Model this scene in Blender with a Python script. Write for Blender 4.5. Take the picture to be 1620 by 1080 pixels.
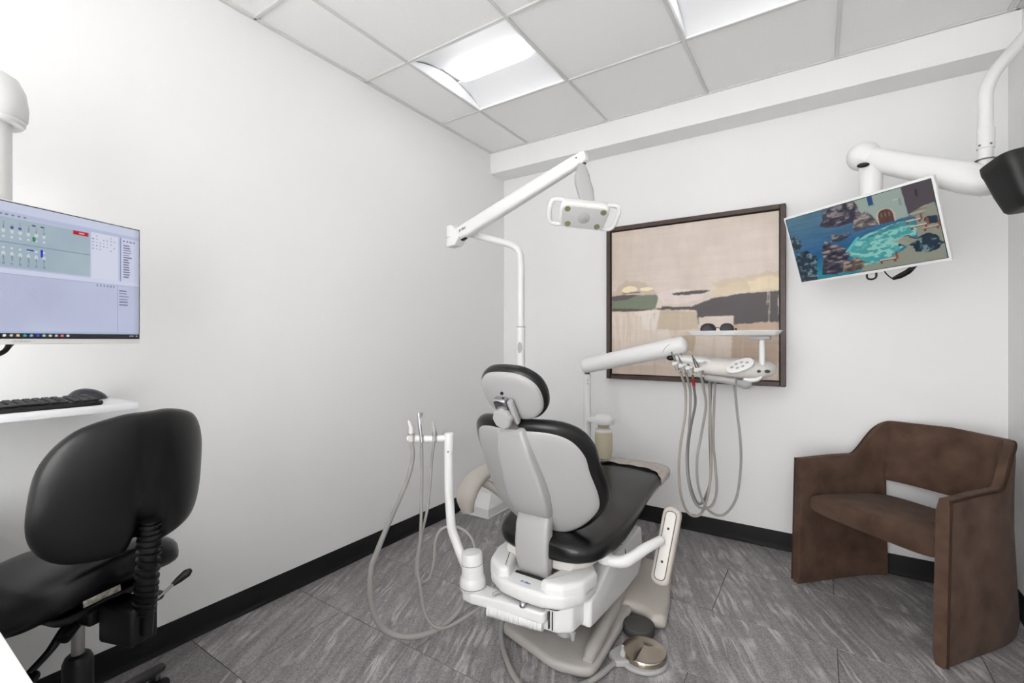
import bpy, bmesh, math, random
import numpy as np
from mathutils import Vector, Matrix

for o in list(bpy.data.objects):
    bpy.data.objects.remove(o, do_unlink=True)
random.seed(7)
scene = bpy.context.scene
COL = scene.collection
R = math.radians

# ------------------------------------------------------------------ camera
cam_data = bpy.data.cameras.new('camera')
cam = bpy.data.objects.new('camera', cam_data)
COL.objects.link(cam)
cam.location = (2.095, 0.0, 1.196)
cam.rotation_euler = (R(90), 0, R(33.5))
cam_data.sensor_width = 36.0
cam_data.lens = 36.0 * 733.0 / 1620.0
cam_data.shift_y = -3.0 / 1620.0
cam_data.clip_start = 0.02
scene.camera = cam

# ------------------------------------------------------------------ light, exposure
scene.view_settings.view_transform = 'Standard'
scene.view_settings.look = 'None'
scene.view_settings.gamma = 1.0
scene.view_settings.use_curve_mapping = False
scene.view_settings.exposure = 1.14
LAMP = 2.3            # emission of the fluorescent lenses
SCREEN = 0.46           # emission of the displays
world = bpy.data.worlds.new('world')
scene.world = world
world.use_nodes = True
world.node_tree.nodes['Background'].inputs[0].default_value = (1.0, 0.992, 0.98, 1)
world.node_tree.nodes['Background'].inputs[1].default_value = 3.9

# ------------------------------------------------------------------ materials
def srgb(r, g, b):
    def c(x):
        x /= 255.0
        return x / 12.92 if x <= 0.04045 else ((x + 0.055) / 1.055) ** 2.4
    return (c(r), c(g), c(b), 1.0)

MATS = {}
def mat(name, col, rough=0.5, metal=0.0, spec=0.5, bump=None, var=None, coat=0.0, sheen=0.0,
        trans=0.0, emit=0.0, ior=1.45, alpha=1.0, coord='Object'):
    m = bpy.data.materials.new(name)
    m.use_nodes = True
    nt = m.node_tree
    b = nt.nodes['Principled BSDF']
    b.inputs['Base Color'].default_value = col
    b.inputs['Roughness'].default_value = rough
    b.inputs['Metallic'].default_value = metal
    b.inputs['Specular IOR Level'].default_value = spec
    b.inputs['IOR'].default_value = ior
    b.inputs['Coat Weight'].default_value = coat
    b.inputs['Coat Roughness'].default_value = 0.15
    b.inputs['Sheen Weight'].default_value = sheen
    b.inputs['Transmission Weight'].default_value = trans
    b.inputs['Alpha'].default_value = alpha
    if emit:
        b.inputs['Emission Color'].default_value = col
        b.inputs['Emission Strength'].default_value = emit
    tc = nt.nodes.new('ShaderNodeTexCoord')
    if var:                      # (scale, darker colour, contrast)
        n = nt.nodes.new('ShaderNodeTexNoise')
        n.inputs['Scale'].default_value = var[0]
        n.inputs['Detail'].default_value = 4
        rp = nt.nodes.new('ShaderNodeValToRGB')
        rp.color_ramp.elements[0].position = 0.5 - var[2]
        rp.color_ramp.elements[1].position = 0.5 + var[2]
        rp.color_ramp.elements[0].color = var[1]
        rp.color_ramp.elements[1].color = col
        nt.links.new(tc.outputs[coord], n.inputs['Vector'])
        nt.links.new(n.outputs['Fac'], rp.inputs['Fac'])
        nt.links.new(rp.outputs['Color'], b.inputs['Base Color'])
    if bump:                     # (scale, strength, distance)
        n2 = nt.nodes.new('ShaderNodeTexNoise')
        n2.inputs['Scale'].default_value = bump[0]
        n2.inputs['Detail'].default_value = 3
        bp = nt.nodes.new('ShaderNodeBump')
        bp.inputs['Strength'].default_value = bump[1]
        bp.inputs['Distance'].default_value = bump[2]
        nt.links.new(tc.outputs[coord], n2.inputs['Vector'])
        nt.links.new(n2.outputs['Fac'], bp.inputs['Height'])
        nt.links.new(bp.outputs['Normal'], b.inputs['Normal'])
    MATS[name] = m
    return m

mat('wall_paint', srgb(237, 237, 237), 0.55, bump=(180, 0.05, 0.001))
mat('ceiling_paint', srgb(240, 240, 239), 0.7)
mat('tile_acoustic', srgb(248, 248, 247), 0.9, spec=0.2, bump=(420, 0.2, 0.001), var=(260, srgb(240, 240, 239), 0.2))
mat('grid_metal', srgb(215, 215, 213), 0.45)
mat('vinyl_black', srgb(24, 24, 25), 0.6, spec=0.3, bump=(300, 0.04, 0.001))
mat('plastic_white', srgb(226, 226, 225), 0.32)
mat('plastic_lightgrey', srgb(170, 169, 169), 0.42, bump=(600, 0.03, 0.001))
mat('plastic_warm', srgb(212, 208, 203), 0.42)
mat('plastic_beige', srgb(188, 181, 174), 0.45)
mat('base_cover', srgb(178, 174, 170), 0.4, var=(9, srgb(166, 161, 157), 0.2))
mat('plastic_grey', srgb(120, 120, 118), 0.5)
mat('plastic_dark', srgb(70, 70, 68), 0.6)
mat('leather_black', srgb(19, 19, 20), 0.29, bump=(350, 0.12, 0.0006))
mat('stool_leather', srgb(12, 12, 13), 0.33, bump=(260, 0.1, 0.0006))
mat('plastic_black', srgb(12, 12, 12), 0.38)
mat('rubber_black', srgb(14, 14, 14), 0.36)
mat('housing_black', srgb(22, 22, 22), 0.5, bump=(500, 0.15, 0.0006))
mat('chrome', srgb(200, 200, 204), 0.16, metal=1.0)
mat('steel', srgb(170, 168, 165), 0.3, metal=1.0)
mat('brass', srgb(188, 176, 160), 0.14, metal=1.0)
mat('pedal_steel', srgb(205, 198, 188), 0.28, metal=1.0)
mat('handpiece_steel', srgb(120, 118, 114), 0.3, metal=1.0)
mat('hose_grey', srgb(152, 150, 147), 0.45)
mat('hose_dark', srgb(114, 112, 110), 0.45)
mat('hose_warm', srgb(170, 162, 152), 0.45)
mat('velvet', srgb(102, 81, 69), 0.95, spec=0.08, sheen=0.06, var=(9, srgb(74, 56, 47), 0.22), bump=(900, 0.15, 0.0006))
mat('velvet_piping', srgb(58, 42, 34), 0.85, spec=0.2)
mat('frame_wood', srgb(80, 64, 57), 0.4, var=(30, srgb(62, 48, 43), 0.3), bump=(80, 0.05, 0.001))
mat('frame_gap', srgb(34, 24, 22), 0.6)
mat('vent_lens', srgb(250, 250, 250), 0.4, emit=LAMP)
mat('troffer_white', srgb(240, 241, 243), 0.45)
mat('lamp_lens', srgb(190, 190, 190), 0.2, spec=0.6)
mat('lamp_glass', srgb(120, 124, 92), 0.25)
mat('tray_white', srgb(244, 244, 244), 0.28)
mat('label_tape', srgb(176, 172, 160), 0.5, var=(60, srgb(120, 116, 108), 0.1))
mat('ink_blue', srgb(30, 90, 160), 0.4)
mat('ink_grey', srgb(90, 90, 90), 0.4)
mat('ink_bezel', srgb(196, 196, 196), 0.4)
mat('sun_lens', srgb(38, 35, 44), 0.08, spec=0.8)
mat('mouse_black', srgb(40, 43, 50), 0.22, coat=0.4)
mat('key_black', srgb(34, 35, 38), 0.4)
mat('shelf_white', srgb(232, 233, 236), 0.35)
mat('red_ring', srgb(170, 30, 40), 0.4)
mat('counter_white', srgb(246, 246, 246), 0.35)
m = mat('bottle_plastic', srgb(218, 208, 184), 0.3, trans=0.35, ior=1.2)
m = mat('toe_film', srgb(205, 194, 186), 0.25, spec=0.6, bump=(26, 0.5, 0.01), alpha=0.86)

def attr_mat(name, rough=0.5, emit=0.0, bump=None, black=False):
    m = bpy.data.materials.new(name)
    m.use_nodes = True
    nt = m.node_tree
    b = nt.nodes['Principled BSDF']
    a = nt.nodes.new('ShaderNodeAttribute')
    a.attribute_name = 'paint'
    b.inputs['Roughness'].default_value = rough
    if emit:
        b.inputs['Base Color'].default_value = (0.01, 0.01, 0.012, 1)
        nt.links.new(a.outputs['Color'], b.inputs['Emission Color'])
        b.inputs['Emission Strength'].default_value = emit
    else:
        nt.links.new(a.outputs['Color'], b.inputs['Base Color'])
    if bump:
        tc = nt.nodes.new('ShaderNodeTexCoord')
        n2 = nt.nodes.new('ShaderNodeTexNoise')
        n2.inputs['Scale'].default_value = bump[0]
        bp = nt.nodes.new('ShaderNodeBump')
        bp.inputs['Strength'].default_value = bump[1]
        bp.inputs['Distance'].default_value = 0.001
        nt.links.new(tc.outputs['Object'], n2.inputs['Vector'])
        nt.links.new(n2.outputs['Fac'], bp.inputs['Height'])
        nt.links.new(bp.outputs['Normal'], b.inputs['Normal'])
    MATS[name] = m
attr_mat('oil_paint', 0.55, bump=(120, 0.15))
attr_mat('display', 0.25, emit=SCREEN)

def floor_material():
    m = bpy.data.materials.new('floor_slate')
    m.use_nodes = True
    nt = m.node_tree
    L = nt.links.new
    b = nt.nodes['Principled BSDF']
    b.inputs['Roughness'].default_value = 0.42
    b.inputs['Specular IOR Level'].default_value = 0.4
    tc = nt.nodes.new('ShaderNodeTexCoord')
    info = nt.nodes.new('ShaderNodeObjectInfo')
    off = nt.nodes.new('ShaderNodeVectorMath'); off.operation = 'SCALE'
    off.inputs[0].default_value = (13.0, 7.0, 3.0)
    L(info.outputs['Random'], off.inputs['Scale'])
    add = nt.nodes.new('ShaderNodeVectorMath'); add.operation = 'ADD'
    L(tc.outputs['Object'], add.inputs[0]); L(off.outputs[0], add.inputs[1])
    mp = nt.nodes.new('ShaderNodeMapping')
    mp.inputs['Rotation'].default_value = (0, 0, R(-26))
    L(add.outputs[0], mp.inputs['Vector'])
    # warp
    wn = nt.nodes.new('ShaderNodeTexNoise'); wn.inputs['Scale'].default_value = 3.2; wn.inputs['Detail'].default_value = 3
    L(mp.outputs[0], wn.inputs['Vector'])
    ws = nt.nodes.new('ShaderNodeVectorMath'); ws.operation = 'MULTIPLY_ADD'
    ws.inputs[1].default_value = (0.07, 0.07, 0)
    L(wn.outputs['Color'], ws.inputs[0]); L(mp.outputs[0], ws.inputs[2])
    # long veins
    sc = nt.nodes.new('ShaderNodeVectorMath'); sc.operation = 'MULTIPLY'
    sc.inputs[1].default_value = (15.0, 1.15, 1.0)
    L(ws.outputs[0], sc.inputs[0])
    v1 = nt.nodes.new('ShaderNodeTexNoise'); v1.inputs['Scale'].default_value = 1.0; v1.inputs['Detail'].default_value = 6; v1.inputs['Roughness'].default_value = 0.55
    L(sc.outputs[0], v1.inputs['Vector'])
    r1 = nt.nodes.new('ShaderNodeValToRGB')
    e = r1.color_ramp.elements
    e[0].position = 0.47; e[0].color = (0, 0, 0, 1)
    e[1].position = 0.50; e[1].color = (1, 1, 1, 1)
    x = e.new(0.515); x.color = (0.85, 0.85, 0.85, 1)
    x = e.new(0.545); x.color = (0, 0, 0, 1)
    L(v1.outputs['Fac'], r1.inputs['Fac'])
    # where veins break off
    bn = nt.nodes.new('ShaderNodeTexNoise'); bn.inputs['Scale'].default_value = 9.0; bn.inputs['Detail'].default_value = 4
    L(mp.outputs[0], bn.inputs['Vector'])
    br = nt.nodes.new('ShaderNodeValToRGB')
    br.color_ramp.elements[0].position = 0.42; br.color_ramp.elements[1].position = 0.68
    L(bn.outputs['Fac'], br.inputs['Fac'])
    vm = nt.nodes.new('ShaderNodeMath'); vm.operation = 'MULTIPLY'
    L(r1.outputs['Color'], vm.inputs[0]); L(br.outputs['Color'], vm.inputs[1])
    # base tone
    bt = nt.nodes.new('ShaderNodeTexNoise'); bt.inputs['Scale'].default_value = 3.0; bt.inputs['Detail'].default_value = 5
    L(sc.outputs[0], bt.inputs['Vector'])
    rb = nt.nodes.new('ShaderNodeValToRGB')
    rb.color_ramp.elements[0].position = 0.3; rb.color_ramp.elements[0].color = srgb(122, 118, 120)
    rb.color_ramp.elements[1].position = 0.7; rb.color_ramp.elements[1].color = srgb(156, 152, 154)
    L(bt.outputs['Fac'], rb.inputs['Fac'])
    # speckle
    sp = nt.nodes.new('ShaderNodeTexNoise'); sp.inputs['Scale'].default_value = 190.0; sp.inputs['Detail'].default_value = 3
    L(tc.outputs['Object'], sp.inputs['Vector'])
    rs = nt.nodes.new('ShaderNodeValToRGB')
    rs.color_ramp.elements[0].position = 0.35; rs.color_ramp.elements[0].color = (0.72, 0.72, 0.72, 1)
    rs.color_ramp.elements[1].position = 0.65; rs.color_ramp.elements[1].color = (1.28, 1.28, 1.28, 1)
    L(sp.outputs['Fac'], rs.inputs['Fac'])
    mx = nt.nodes.new('ShaderNodeMix'); mx.data_type = 'RGBA'; mx.blend_type = 'MULTIPLY'
    mx.inputs['Factor'].default_value = 1.0
    L(rb.outputs['Color'], mx.inputs['A']); L(rs.outputs['Color'], mx.inputs['B'])
    # tone per tile
    tn = nt.nodes.new('ShaderNodeMapRange'); tn.inputs['To Min'].default_value = 0.86; tn.inputs['To Max'].default_value = 1.12
    L(info.outputs['Random'], tn.inputs['Value'])
    mt = nt.nodes.new('ShaderNodeVectorMath'); mt.operation = 'SCALE'
    L(mx.outputs['Result'], mt.inputs[0]); L(tn.outputs['Result'], mt.inputs['Scale'])
    mv = nt.nodes.new('ShaderNodeMix'); mv.data_type = 'RGBA'
    mf = nt.nodes.new('ShaderNodeMath'); mf.operation = 'MULTIPLY'; mf.inputs[1].default_value = 0.78
    L(vm.outputs[0], mf.inputs[0]); L(mf.outputs[0], mv.inputs['Factor'])
    L(mt.outputs[0], mv.inputs['A']); mv.inputs['B'].default_value = srgb(214, 210, 212)
    L(mv.outputs['Result'], b.inputs['Base Color'])
    bp = nt.nodes.new('ShaderNodeBump'); bp.inputs['Strength'].default_value = 0.18; bp.inputs['Distance'].default_value = 0.001
    L(sp.outputs['Fac'], bp.inputs['Height']); L(bp.outputs['Normal'], b.inputs['Normal'])
    MATS['floor_slate'] = m
floor_material()
mat('fill_window_glass', srgb(250, 252, 255), 0.05, alpha=0.08)
mat('floor_joint', srgb(70, 67, 68), 0.8)

# ------------------------------------------------------------------ mesh helpers
def catmull(pts, n=8, closed=False):
    P = [Vector(p) for p in pts]
    out = []
    N = len(P)
    rng = N if closed else N - 1
    for i in range(rng):
        p1, p2 = P[i], P[(i + 1) % N]
        p0 = P[(i - 1) % N] if (closed or i > 0) else p1 * 2 - p2
        p3 = P[(i + 2) % N] if (closed or i + 2 < N) else p2 * 2 - p1
        for k in range(n):
            t = k / n
            out.append(0.5 * ((2 * p1) + (p2 - p0) * t + (2 * p0 - 5 * p1 + 4 * p2 - p3) * t * t
                              + (3 * p1 - p0 - 3 * p2 + p3) * t ** 3))
    if not closed:
        out.append(P[-1].copy())
    return out

def roundpoly(pts, r, seg=5):
    """2D polygon with rounded corners; r is a number or one per corner"""
    n = len(pts)
    out = []
    for i in range(n):
        p = Vector(pts[i][:2]); a = Vector(pts[i - 1][:2]); c = Vector(pts[(i + 1) % n][:2])
        rr = r[i] if isinstance(r, (list, tuple)) else r
        d1 = (a - p); d2 = (c - p)
        l1, l2 = d1.length, d2.length
        d1.normalize(); d2.normalize()
        ang = math.acos(max(-1, min(1, d1.dot(d2))))
        if rr <= 1e-6 or ang > 3.1:
            out.append((p.x, p.y)); continue
        t = min(rr / math.tan(ang / 2), 0.48 * l1, 0.48 * l2)
        p1 = p + d1 * t; p2 = p + d2 * t
        for k in range(seg + 1):
            s = k / seg
            q = p1 * (1 - s) ** 2 + p * 2 * s * (1 - s) + p2 * s * s
            out.append((q.x, q.y))
    return out

def offset2d(pts, d):
    n = len(pts)
    area = sum(pts[i][0] * pts[(i + 1) % n][1] - pts[(i + 1) % n][0] * pts[i][1] for i in range(n))
    sg = 1 if area > 0 else -1
    out = []
    for i in range(n):
        p = Vector(pts[i]); a = Vector(pts[i - 1]); c = Vector(pts[(i + 1) % n])
        e1 = (p - a); e2 = (c - p)
        if e1.length < 1e-9: e1 = e2.copy()
        if e2.length < 1e-9: e2 = e1.copy()
        e1.normalize(); e2.normalize()
        n1 = Vector((-e1.y, e1.x)) * sg; n2 = Vector((-e2.y, e2.x)) * sg
        m = n1 + n2
        if m.length < 1e-6: m = n1
        m.normalize()
        k = 1.0 / max(0.5, m.dot(n1))
        q = p + m * d * k
        out.append((q.x, q.y))
    return out

class MB:
    def __init__(self):
        self.v = []; self.f = []
    def add(self, vs, fs, M=None):
        o = len(self.v)
        for p in vs:
            p = Vector(p)
            self.v.append(M @ p if M is not None else p)
        for f in fs:
            self.f.append([i + o for i in f])
        return self
    def box(self, c, s, bevel=0.0, seg=2, M=None, rot=None):
        bm = bmesh.new()
        bmesh.ops.create_cube(bm, size=1.0)
        for v in bm.verts:
            v.co = Vector((v.co.x * s[0], v.co.y * s[1], v.co.z * s[2]))
        if bevel > 0:
            bmesh.ops.bevel(bm, geom=list(bm.edges), offset=min(bevel, 0.49 * min(s)), segments=seg, affect='EDGES', profile=0.5)
        bm.verts.index_update()
        T = Matrix.Translation(Vector(c))
        if rot is not None:
            T = T @ rot.to_4x4()
        if M is not None:
            T = M @ T
        self.add([v.co.copy() for v in bm.verts], [[v.index for v in f.verts] for f in bm.faces], T)
        bm.free()
        return self
    def loft(self, loops, caps=True, closed=False, M=None):
        n = len(loops[0]); vs = [p for l in loops for p in l]; fs = []
        m = len(loops)
        for i in range(m if closed else m - 1):
            a = i * n; b = ((i + 1) % m) * n
            for k in range(n):
                fs.append([a + k, a + (k + 1) % n, b + (k + 1) % n, b + k])
        if caps and not closed:
            fs.append(list(range(n))[::-1]); fs.append([(m - 1) * n + k for k in range(n)])
        return self.add(vs, fs, M)
    def tube(self, pts, r, seg=10, n=6, smooth=True, caps=True, closed=False, flat=None, up=None, M=None):
        P = catmull(pts, n, closed) if smooth else [Vector(p) for p in pts]
        N = len(P)
        if isinstance(r, (list, tuple)):
            rr = []
            for i in range(N):
                t = i / (N - 1) * (len(r) - 1); k = min(int(t), len(r) - 2)
                rr.append(r[k] + (r[k + 1] - r[k]) * (t - k))
        else:
            rr = [r] * N
        T = []
        for i in range(N):
            a = P[i - 1] if (i > 0 or closed) else P[i]
            c = P[(i + 1) % N] if (i < N - 1 or closed) else P[i]
            t = c - a
            T.append(t.normalized() if t.length > 1e-9 else Vector((0, 0, 1)))
        u = Vector(up) if up is not None else (Vector((0, 0, 1)) if abs(T[0].z) < 0.9 else Vector((1, 0, 0)))
        loops = []
        for i in range(N):
            u = (u - T[i] * u.dot(T[i]))
            if u.length < 1e-6: u = T[i].orthogonal()
            u.normalize()
            w = T[i].cross(u)
            fw, fu = (flat if flat else (1, 1))
            loops.append([P[i] + (w * math.cos(2 * math.pi * k / seg) * fw + u * math.sin(2 * math.pi * k / seg) * fu) * rr[i] for k in range(seg)])
        return self.loft(loops, caps, closed, M)
    def cyl(self, a, b, r, seg=20, r2=None, bevel=0.0):
        a = Vector(a); b = Vector(b); r2 = r if r2 is None else r2
        d = (b - a).normalized(); L = (b - a).length
        if bevel > 0:
            prof = [(0.0001, 0), (r - bevel, 0), (r - bevel * 0.3, bevel * 0.3), (r, bevel), (r2, L - bevel), (r2 - bevel * 0.3, L - bevel * 0.3), (r2 - bevel, L), (0.0001, L)]
        else:
            prof = [(0.0001, 0), (r, 0), (r2, L), (0.0001, L)]
        return self.lathe(prof, a, d, seg)
    def lathe(self, prof, at=(0, 0, 0), axis=(0, 0, 1), seg=28, M=None):
        q = Vector((0, 0, 1)).rotation_difference(Vector(axis).normalized()).to_matrix().to_4x4()
        T = Matrix.Translation(Vector(at)) @ q
        if M is not None: T = M @ T
        loops = [[Vector((r * math.cos(2 * math.pi * k / seg), r * math.sin(2 * math.pi * k / seg), z)) for k in range(seg)] for r, z in prof]
        return self.loft(loops, True, False, T)
    def prism(self, outline, z0, z1, bevel=0.0, M=None, seg=3, b0=None):
        """outline in XY, extruded z0..z1, rounded rims"""
        loops = []
        if bevel > 0:
            bb = bevel if b0 is None else b0
            for k in range(seg + 1):
                a = k / seg * math.pi / 2
                o = offset2d(outline, bb * (1 - math.sin(a))) if bb > 0 else outline
                loops.append([Vector((p[0], p[1], z0 + bb * (1 - math.cos(a)))) for p in o])
            for k in range(seg + 1):
                a = k / seg * math.pi / 2
                o = offset2d(outline, bevel * (1 - math.cos(a)))
                loops.append([Vector((p[0], p[1], z1 - bevel * (1 - math.sin(a)))) for p in o])
        else:
            loops = [[Vector((p[0], p[1], z)) for p in outline] for z in (z0, z1)]
        return self.loft(loops, True, False, M)
    def ellipsoid(self, c, s, seg=20, rings=12, M=None, rot=None, z0=-1.0):
        prof = []
        for i in range(rings + 1):
            a = -math.pi / 2 + math.pi * i / rings
            prof.append((max(1e-4, math.cos(a)), max(z0, math.sin(a))))
        loops = [[Vector((r * math.cos(2 * math.pi * k / seg) * s[0], r * math.sin(2 * math.pi * k / seg) * s[1], z * s[2])) for k in range(seg)] for r, z in prof]
        T = Matrix.Translation(Vector(c))
        if rot is not None: T = T @ rot.to_4x4()
        if M is not None: T = M @ T
        return self.loft(loops, True, False, T)
    def dish(self, outline, front, back, bend=0.0, bref=0.25, p=3.0, M=None, rings=10, center=None, bendy=0.0):
        """cushion-like solid on a closed outline in XY; +Z is the front; bend lifts the sides towards +Z"""
        n = len(outline)
        cx = center[0] if center else sum(q[0] for q in outline) / n
        cy = center[1] if center else sum(q[1] for q in outline) / n
        rho = [math.sin(math.pi / 2 * (i / rings)) for i in range(1, rings + 1)]
        def pt(k, r, th):
            x = cx + (outline[k][0] - cx) * r; y = cy + (outline[k][1] - cy) * r
            z = th * max(0.0, 1 - r ** p) ** (1.0 / p) + bend * (x / bref) ** 2 + bendy * ((y - cy) / bref) ** 2
            return Vector((x, y, z))
        loops = []
        loops.append([pt(k, 0.02, -back) for k in range(n)])
        for r in rho: loops.append([pt(k, r, -back) for k in range(n)])
        for r in rho[::-1][1:]: loops.append([pt(k, r, front) for k in range(n)])
        loops.append([pt(k, 0.02, front) for k in range(n)])
        return self.loft(loops, True, False, M)
    def mesh(self, name):
        me = bpy.data.meshes.new(name)
        me.from_pydata([tuple(v) for v in self.v], [], self.f)
        me.validate()
        bm = bmesh.new(); bm.from_mesh(me)
        bmesh.ops.recalc_face_normals(bm, faces=bm.faces)
        bm.to_mesh(me); bm.free()
        return me

ROOTM = {}
def root_matrix(o):
    while o.parent is not None:
        o = o.parent
    return ROOTM.get(o.name, Matrix.Identity(4))

def obj(name, mb, material, parent=None, world=True, sharp=38, label=None):
    me = mb.mesh(name) if isinstance(mb, MB) else mb
    if parent is not None and world:
        me.transform(root_matrix(parent).inverted())
    me.materials.append(MATS[material] if isinstance(material, str) else material)
    me.shade_smooth()
    me.set_sharp_from_angle(angle=R(sharp))
    o = bpy.data.objects.new(name, me)
    COL.objects.link(o)
    if parent is not None:
        o.parent = parent
    if label: o['label'] = label
    return o

def thing(name, label, cat, loc=(0, 0, 0), rotz=0.0, group=None):
    o = bpy.data.objects.new(name, None)
    COL.objects.link(o)
    o.empty_display_size = 0.05
    o.location = loc; o.rotation_euler = (0, 0, rotz)
    o['label'] = label; o['category'] = cat
    if group: o['group'] = group
    ROOTM[o.name] = Matrix.Translation(Vector(loc)) @ Matrix.Rotation(rotz, 4, 'Z')
    return o

def one(name, mb, material, label, cat, loc, sharp=38, group=None):
    """a thing that is one mesh; geometry in world space, origin moved to loc"""
    me = mb.mesh(name)
    me.transform(Matrix.Translation(-Vector(loc)))
    o = obj(name, me, material, None, False, sharp)
    o.location = loc
    o['label'] = label; o['category'] = cat
    if group: o['group'] = group
    return o

def struct(name, mb, material, sharp=30):
    o = obj(name, mb, material, None, True, sharp)
    o['kind'] = 'structure'
    o['label'] = STRUCT_LABEL.get(name, name.replace('_', ' '))
    return o

def frame(o, ex, ey, ez):
    M = Matrix.Identity(4)
    for i, e in enumerate((ex, ey, ez)):
        e = Vector(e).normalized()
        for k in range(3): M[k][i] = e[k]
    for k in range(3): M[k][3] = o[k]
    return M

def text_mesh(s, size, M, depth=0.0004, bold=False):
    cu = bpy.data.curves.new('lettering', 'FONT')
    cu.body = s; cu.size = size; cu.align_x = 'CENTER'; cu.align_y = 'CENTER'
    cu.extrude = depth
    if bold: cu.offset = size * 0.012
    to = bpy.data.objects.new('lettering', cu)
    COL.objects.link(to)
    dg = bpy.context.evaluated_depsgraph_get()
    me = bpy.data.meshes.new_from_object(to.evaluated_get(dg))
    bpy.data.objects.remove(to, do_unlink=True)
    bpy.data.curves.remove(cu)
    me.transform(M)
    return me

# ------------------------------------------------------------------ painted pictures (colour per vertex)
class Canvas:
    def __init__(self, w, h, col):
        self.w, self.h = w, h
        self.a = np.zeros((h, w, 3)); self.a[:] = srgb(*col)[:3]
        self.Y, self.X = np.mgrid[0:h, 0:w].astype(float)
        self.X /= (w - 1); self.Y = 1 - self.Y / (h - 1)      # x right, y up, 0..1
        self.rs = np.random.RandomState(5)
    def noise(self, sx, sy, octaves=3):
        out = np.zeros((self.h, self.w)); amp = 1.0; tot = 0
        for o in range(octaves):
            nx, ny = max(2, int(sx * 2 ** o)), max(2, int(sy * 2 ** o))
            g = self.rs.rand(ny + 2, nx + 2)
            x = self.X * nx; y = self.Y * ny
            i = x.astype(int); j = y.astype(int); fx = x - i; fy = y - j
            fx = fx * fx * (3 - 2 * fx); fy = fy * fy * (3 - 2 * fy)
            v = (g[j, i] * (1 - fx) + g[j, i + 1] * fx) * (1 - fy) + (g[j + 1, i] * (1 - fx) + g[j + 1, i + 1] * fx) * fy
            out += v * amp; tot += amp; amp *= 0.5
        return out / tot
    def poly(self, pts, warp=0.0, scale=8, soft=0.0):
        X, Y = self.X, self.Y
        if warp:
            X = X + (self.noise(scale, scale) - .5) * warp * 2 + (self.noise(scale * 7, scale * 7, 2) - .5) * warp * 1.2
            Y = Y + (self.noise(scale, scale) - .5) * warp * 2 + (self.noise(scale * 7, scale * 7, 2) - .5) * warp * 1.2
        m = np.zeros((self.h, self.w), bool)
        n = len(pts)
        for i in range(n):
            x1, y1 = pts[i]; x2, y2 = pts[(i + 1) % n]
            if y1 == y2: continue
            c = ((y1 > Y) != (y2 > Y)) & (X < (x2 - x1) * (Y - y1) / (y2 - y1) + x1)
            m ^= c
        m = m.astype(float)
        return self.soften(m) if warp else m
    brush = 0.0
    def soften(self, m, n=1):
        for _ in range(n):
            p = np.pad(m, 1, mode='edge')
            m = (p[1:-1, 1:-1] * 4 + p[:-2, 1:-1] * 2 + p[2:, 1:-1] * 2 + p[1:-1, :-2] * 2 + p[1:-1, 2:] * 2
                 + p[:-2, :-2] + p[2:, 2:] + p[:-2, 2:] + p[2:, :-2]) / 16
        if self.brush:
            m = m * np.clip(1.25 - self.brush * 1.6 * self.noise(26, 9, 4), 0, 1)
        return m
    def ell(self, cx, cy, rx, ry, warp=0.0, scale=10):
        X, Y = self.X, self.Y
        if warp:
            X = X + (self.noise(scale, scale) - .5) * warp * 2
            Y = Y + (self.noise(scale, scale) - .5) * warp * 2
        return (((X - cx) / rx) ** 2 + ((Y - cy) / ry) ** 2 < 1).astype(float)
    def rect(self, x0, x1, y0, y1):
        return ((self.X >= x0) & (self.X <= x1) & (self.Y >= y0) & (self.Y <= y1)).astype(float)
    def fill(self, m, col, a=1.0):
        c = np.array(srgb(*col)[:3])
        k = (m * a)[..., None]
        self.a = self.a * (1 - k) + c * k
    def mesh(self, name, W, H, M):
        """grid mesh in local XY centred, painted with the canvas"""
        w, h = self.w, self.h
        xs = (self.X - .5) * W; ys = (self.Y - .5) * H
        co = np.stack([xs, ys, np.zeros_like(xs)], -1).reshape(-1, 3)
        Mn = np.array(M)
        co = co @ Mn[:3, :3].T + Mn[:3, 3]
        idx = np.arange(w * h).reshape(h, w)
        q = np.stack([idx[1:, :-1], idx[1:, 1:], idx[:-1, 1:], idx[:-1, :-1]], -1).reshape(-1, 4)
        me = bpy.data.meshes.new(name)
        me.vertices.add(w * h); me.vertices.foreach_set('co', co.ravel())
        nf = len(q)
        me.loops.add(nf * 4); me.loops.foreach_set('vertex_index', q.ravel().astype(np.int32))
        me.polygons.add(nf)
        me.polygons.foreach_set('loop_start', np.arange(0, nf * 4, 4, dtype=np.int32))
        me.update(calc_edges=True); me.validate()
        at = me.color_attributes.new('paint', 'FLOAT_COLOR', 'POINT')
        c4 = np.ones((w * h, 4)); c4[:, :3] = np.clip(self.a.reshape(-1, 3), 0, 4)
        at.data.foreach_set('color', c4.ravel())
        return me

# ================================================================== THE ROOM
XR, YB, YF, ZC = 2.825, 3.05, -1.45, 2.614
STRUCT_LABEL = {
    'floor': 'grey slate-look vinyl tile floor with pale diagonal veins',
    'ceiling': 'white suspended ceiling of square acoustic tiles',
    'wall_left': 'plain white wall along the left of the room',
    'wall_back': 'plain white wall behind the painting',
    'wall_right': 'plain white wall at the right edge',
    'wall_front': 'plain white wall behind the camera',
    'baseboard_left': 'black vinyl cove baseboard along the left wall',
    'baseboard_back': 'black vinyl cove baseboard along the wall with the painting',
    'baseboard_right': 'black vinyl cove baseboard along the right wall',
    'fill_window_1': 'white framed three pane window added behind the camera for fill light',
    'trim_1': 'white boxed soffit along the top of the back wall',
}
struct('wall_left', MB().box((-0.05, (YF + YB) / 2, 1.35), (0.1, YB - YF + 0.2, 2.8)), 'wall_paint')
struct('wall_back', MB().box(((XR) / 2, YB + 0.05, 1.35), (XR + 0.2, 0.1, 2.8)), 'wall_paint')
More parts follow.
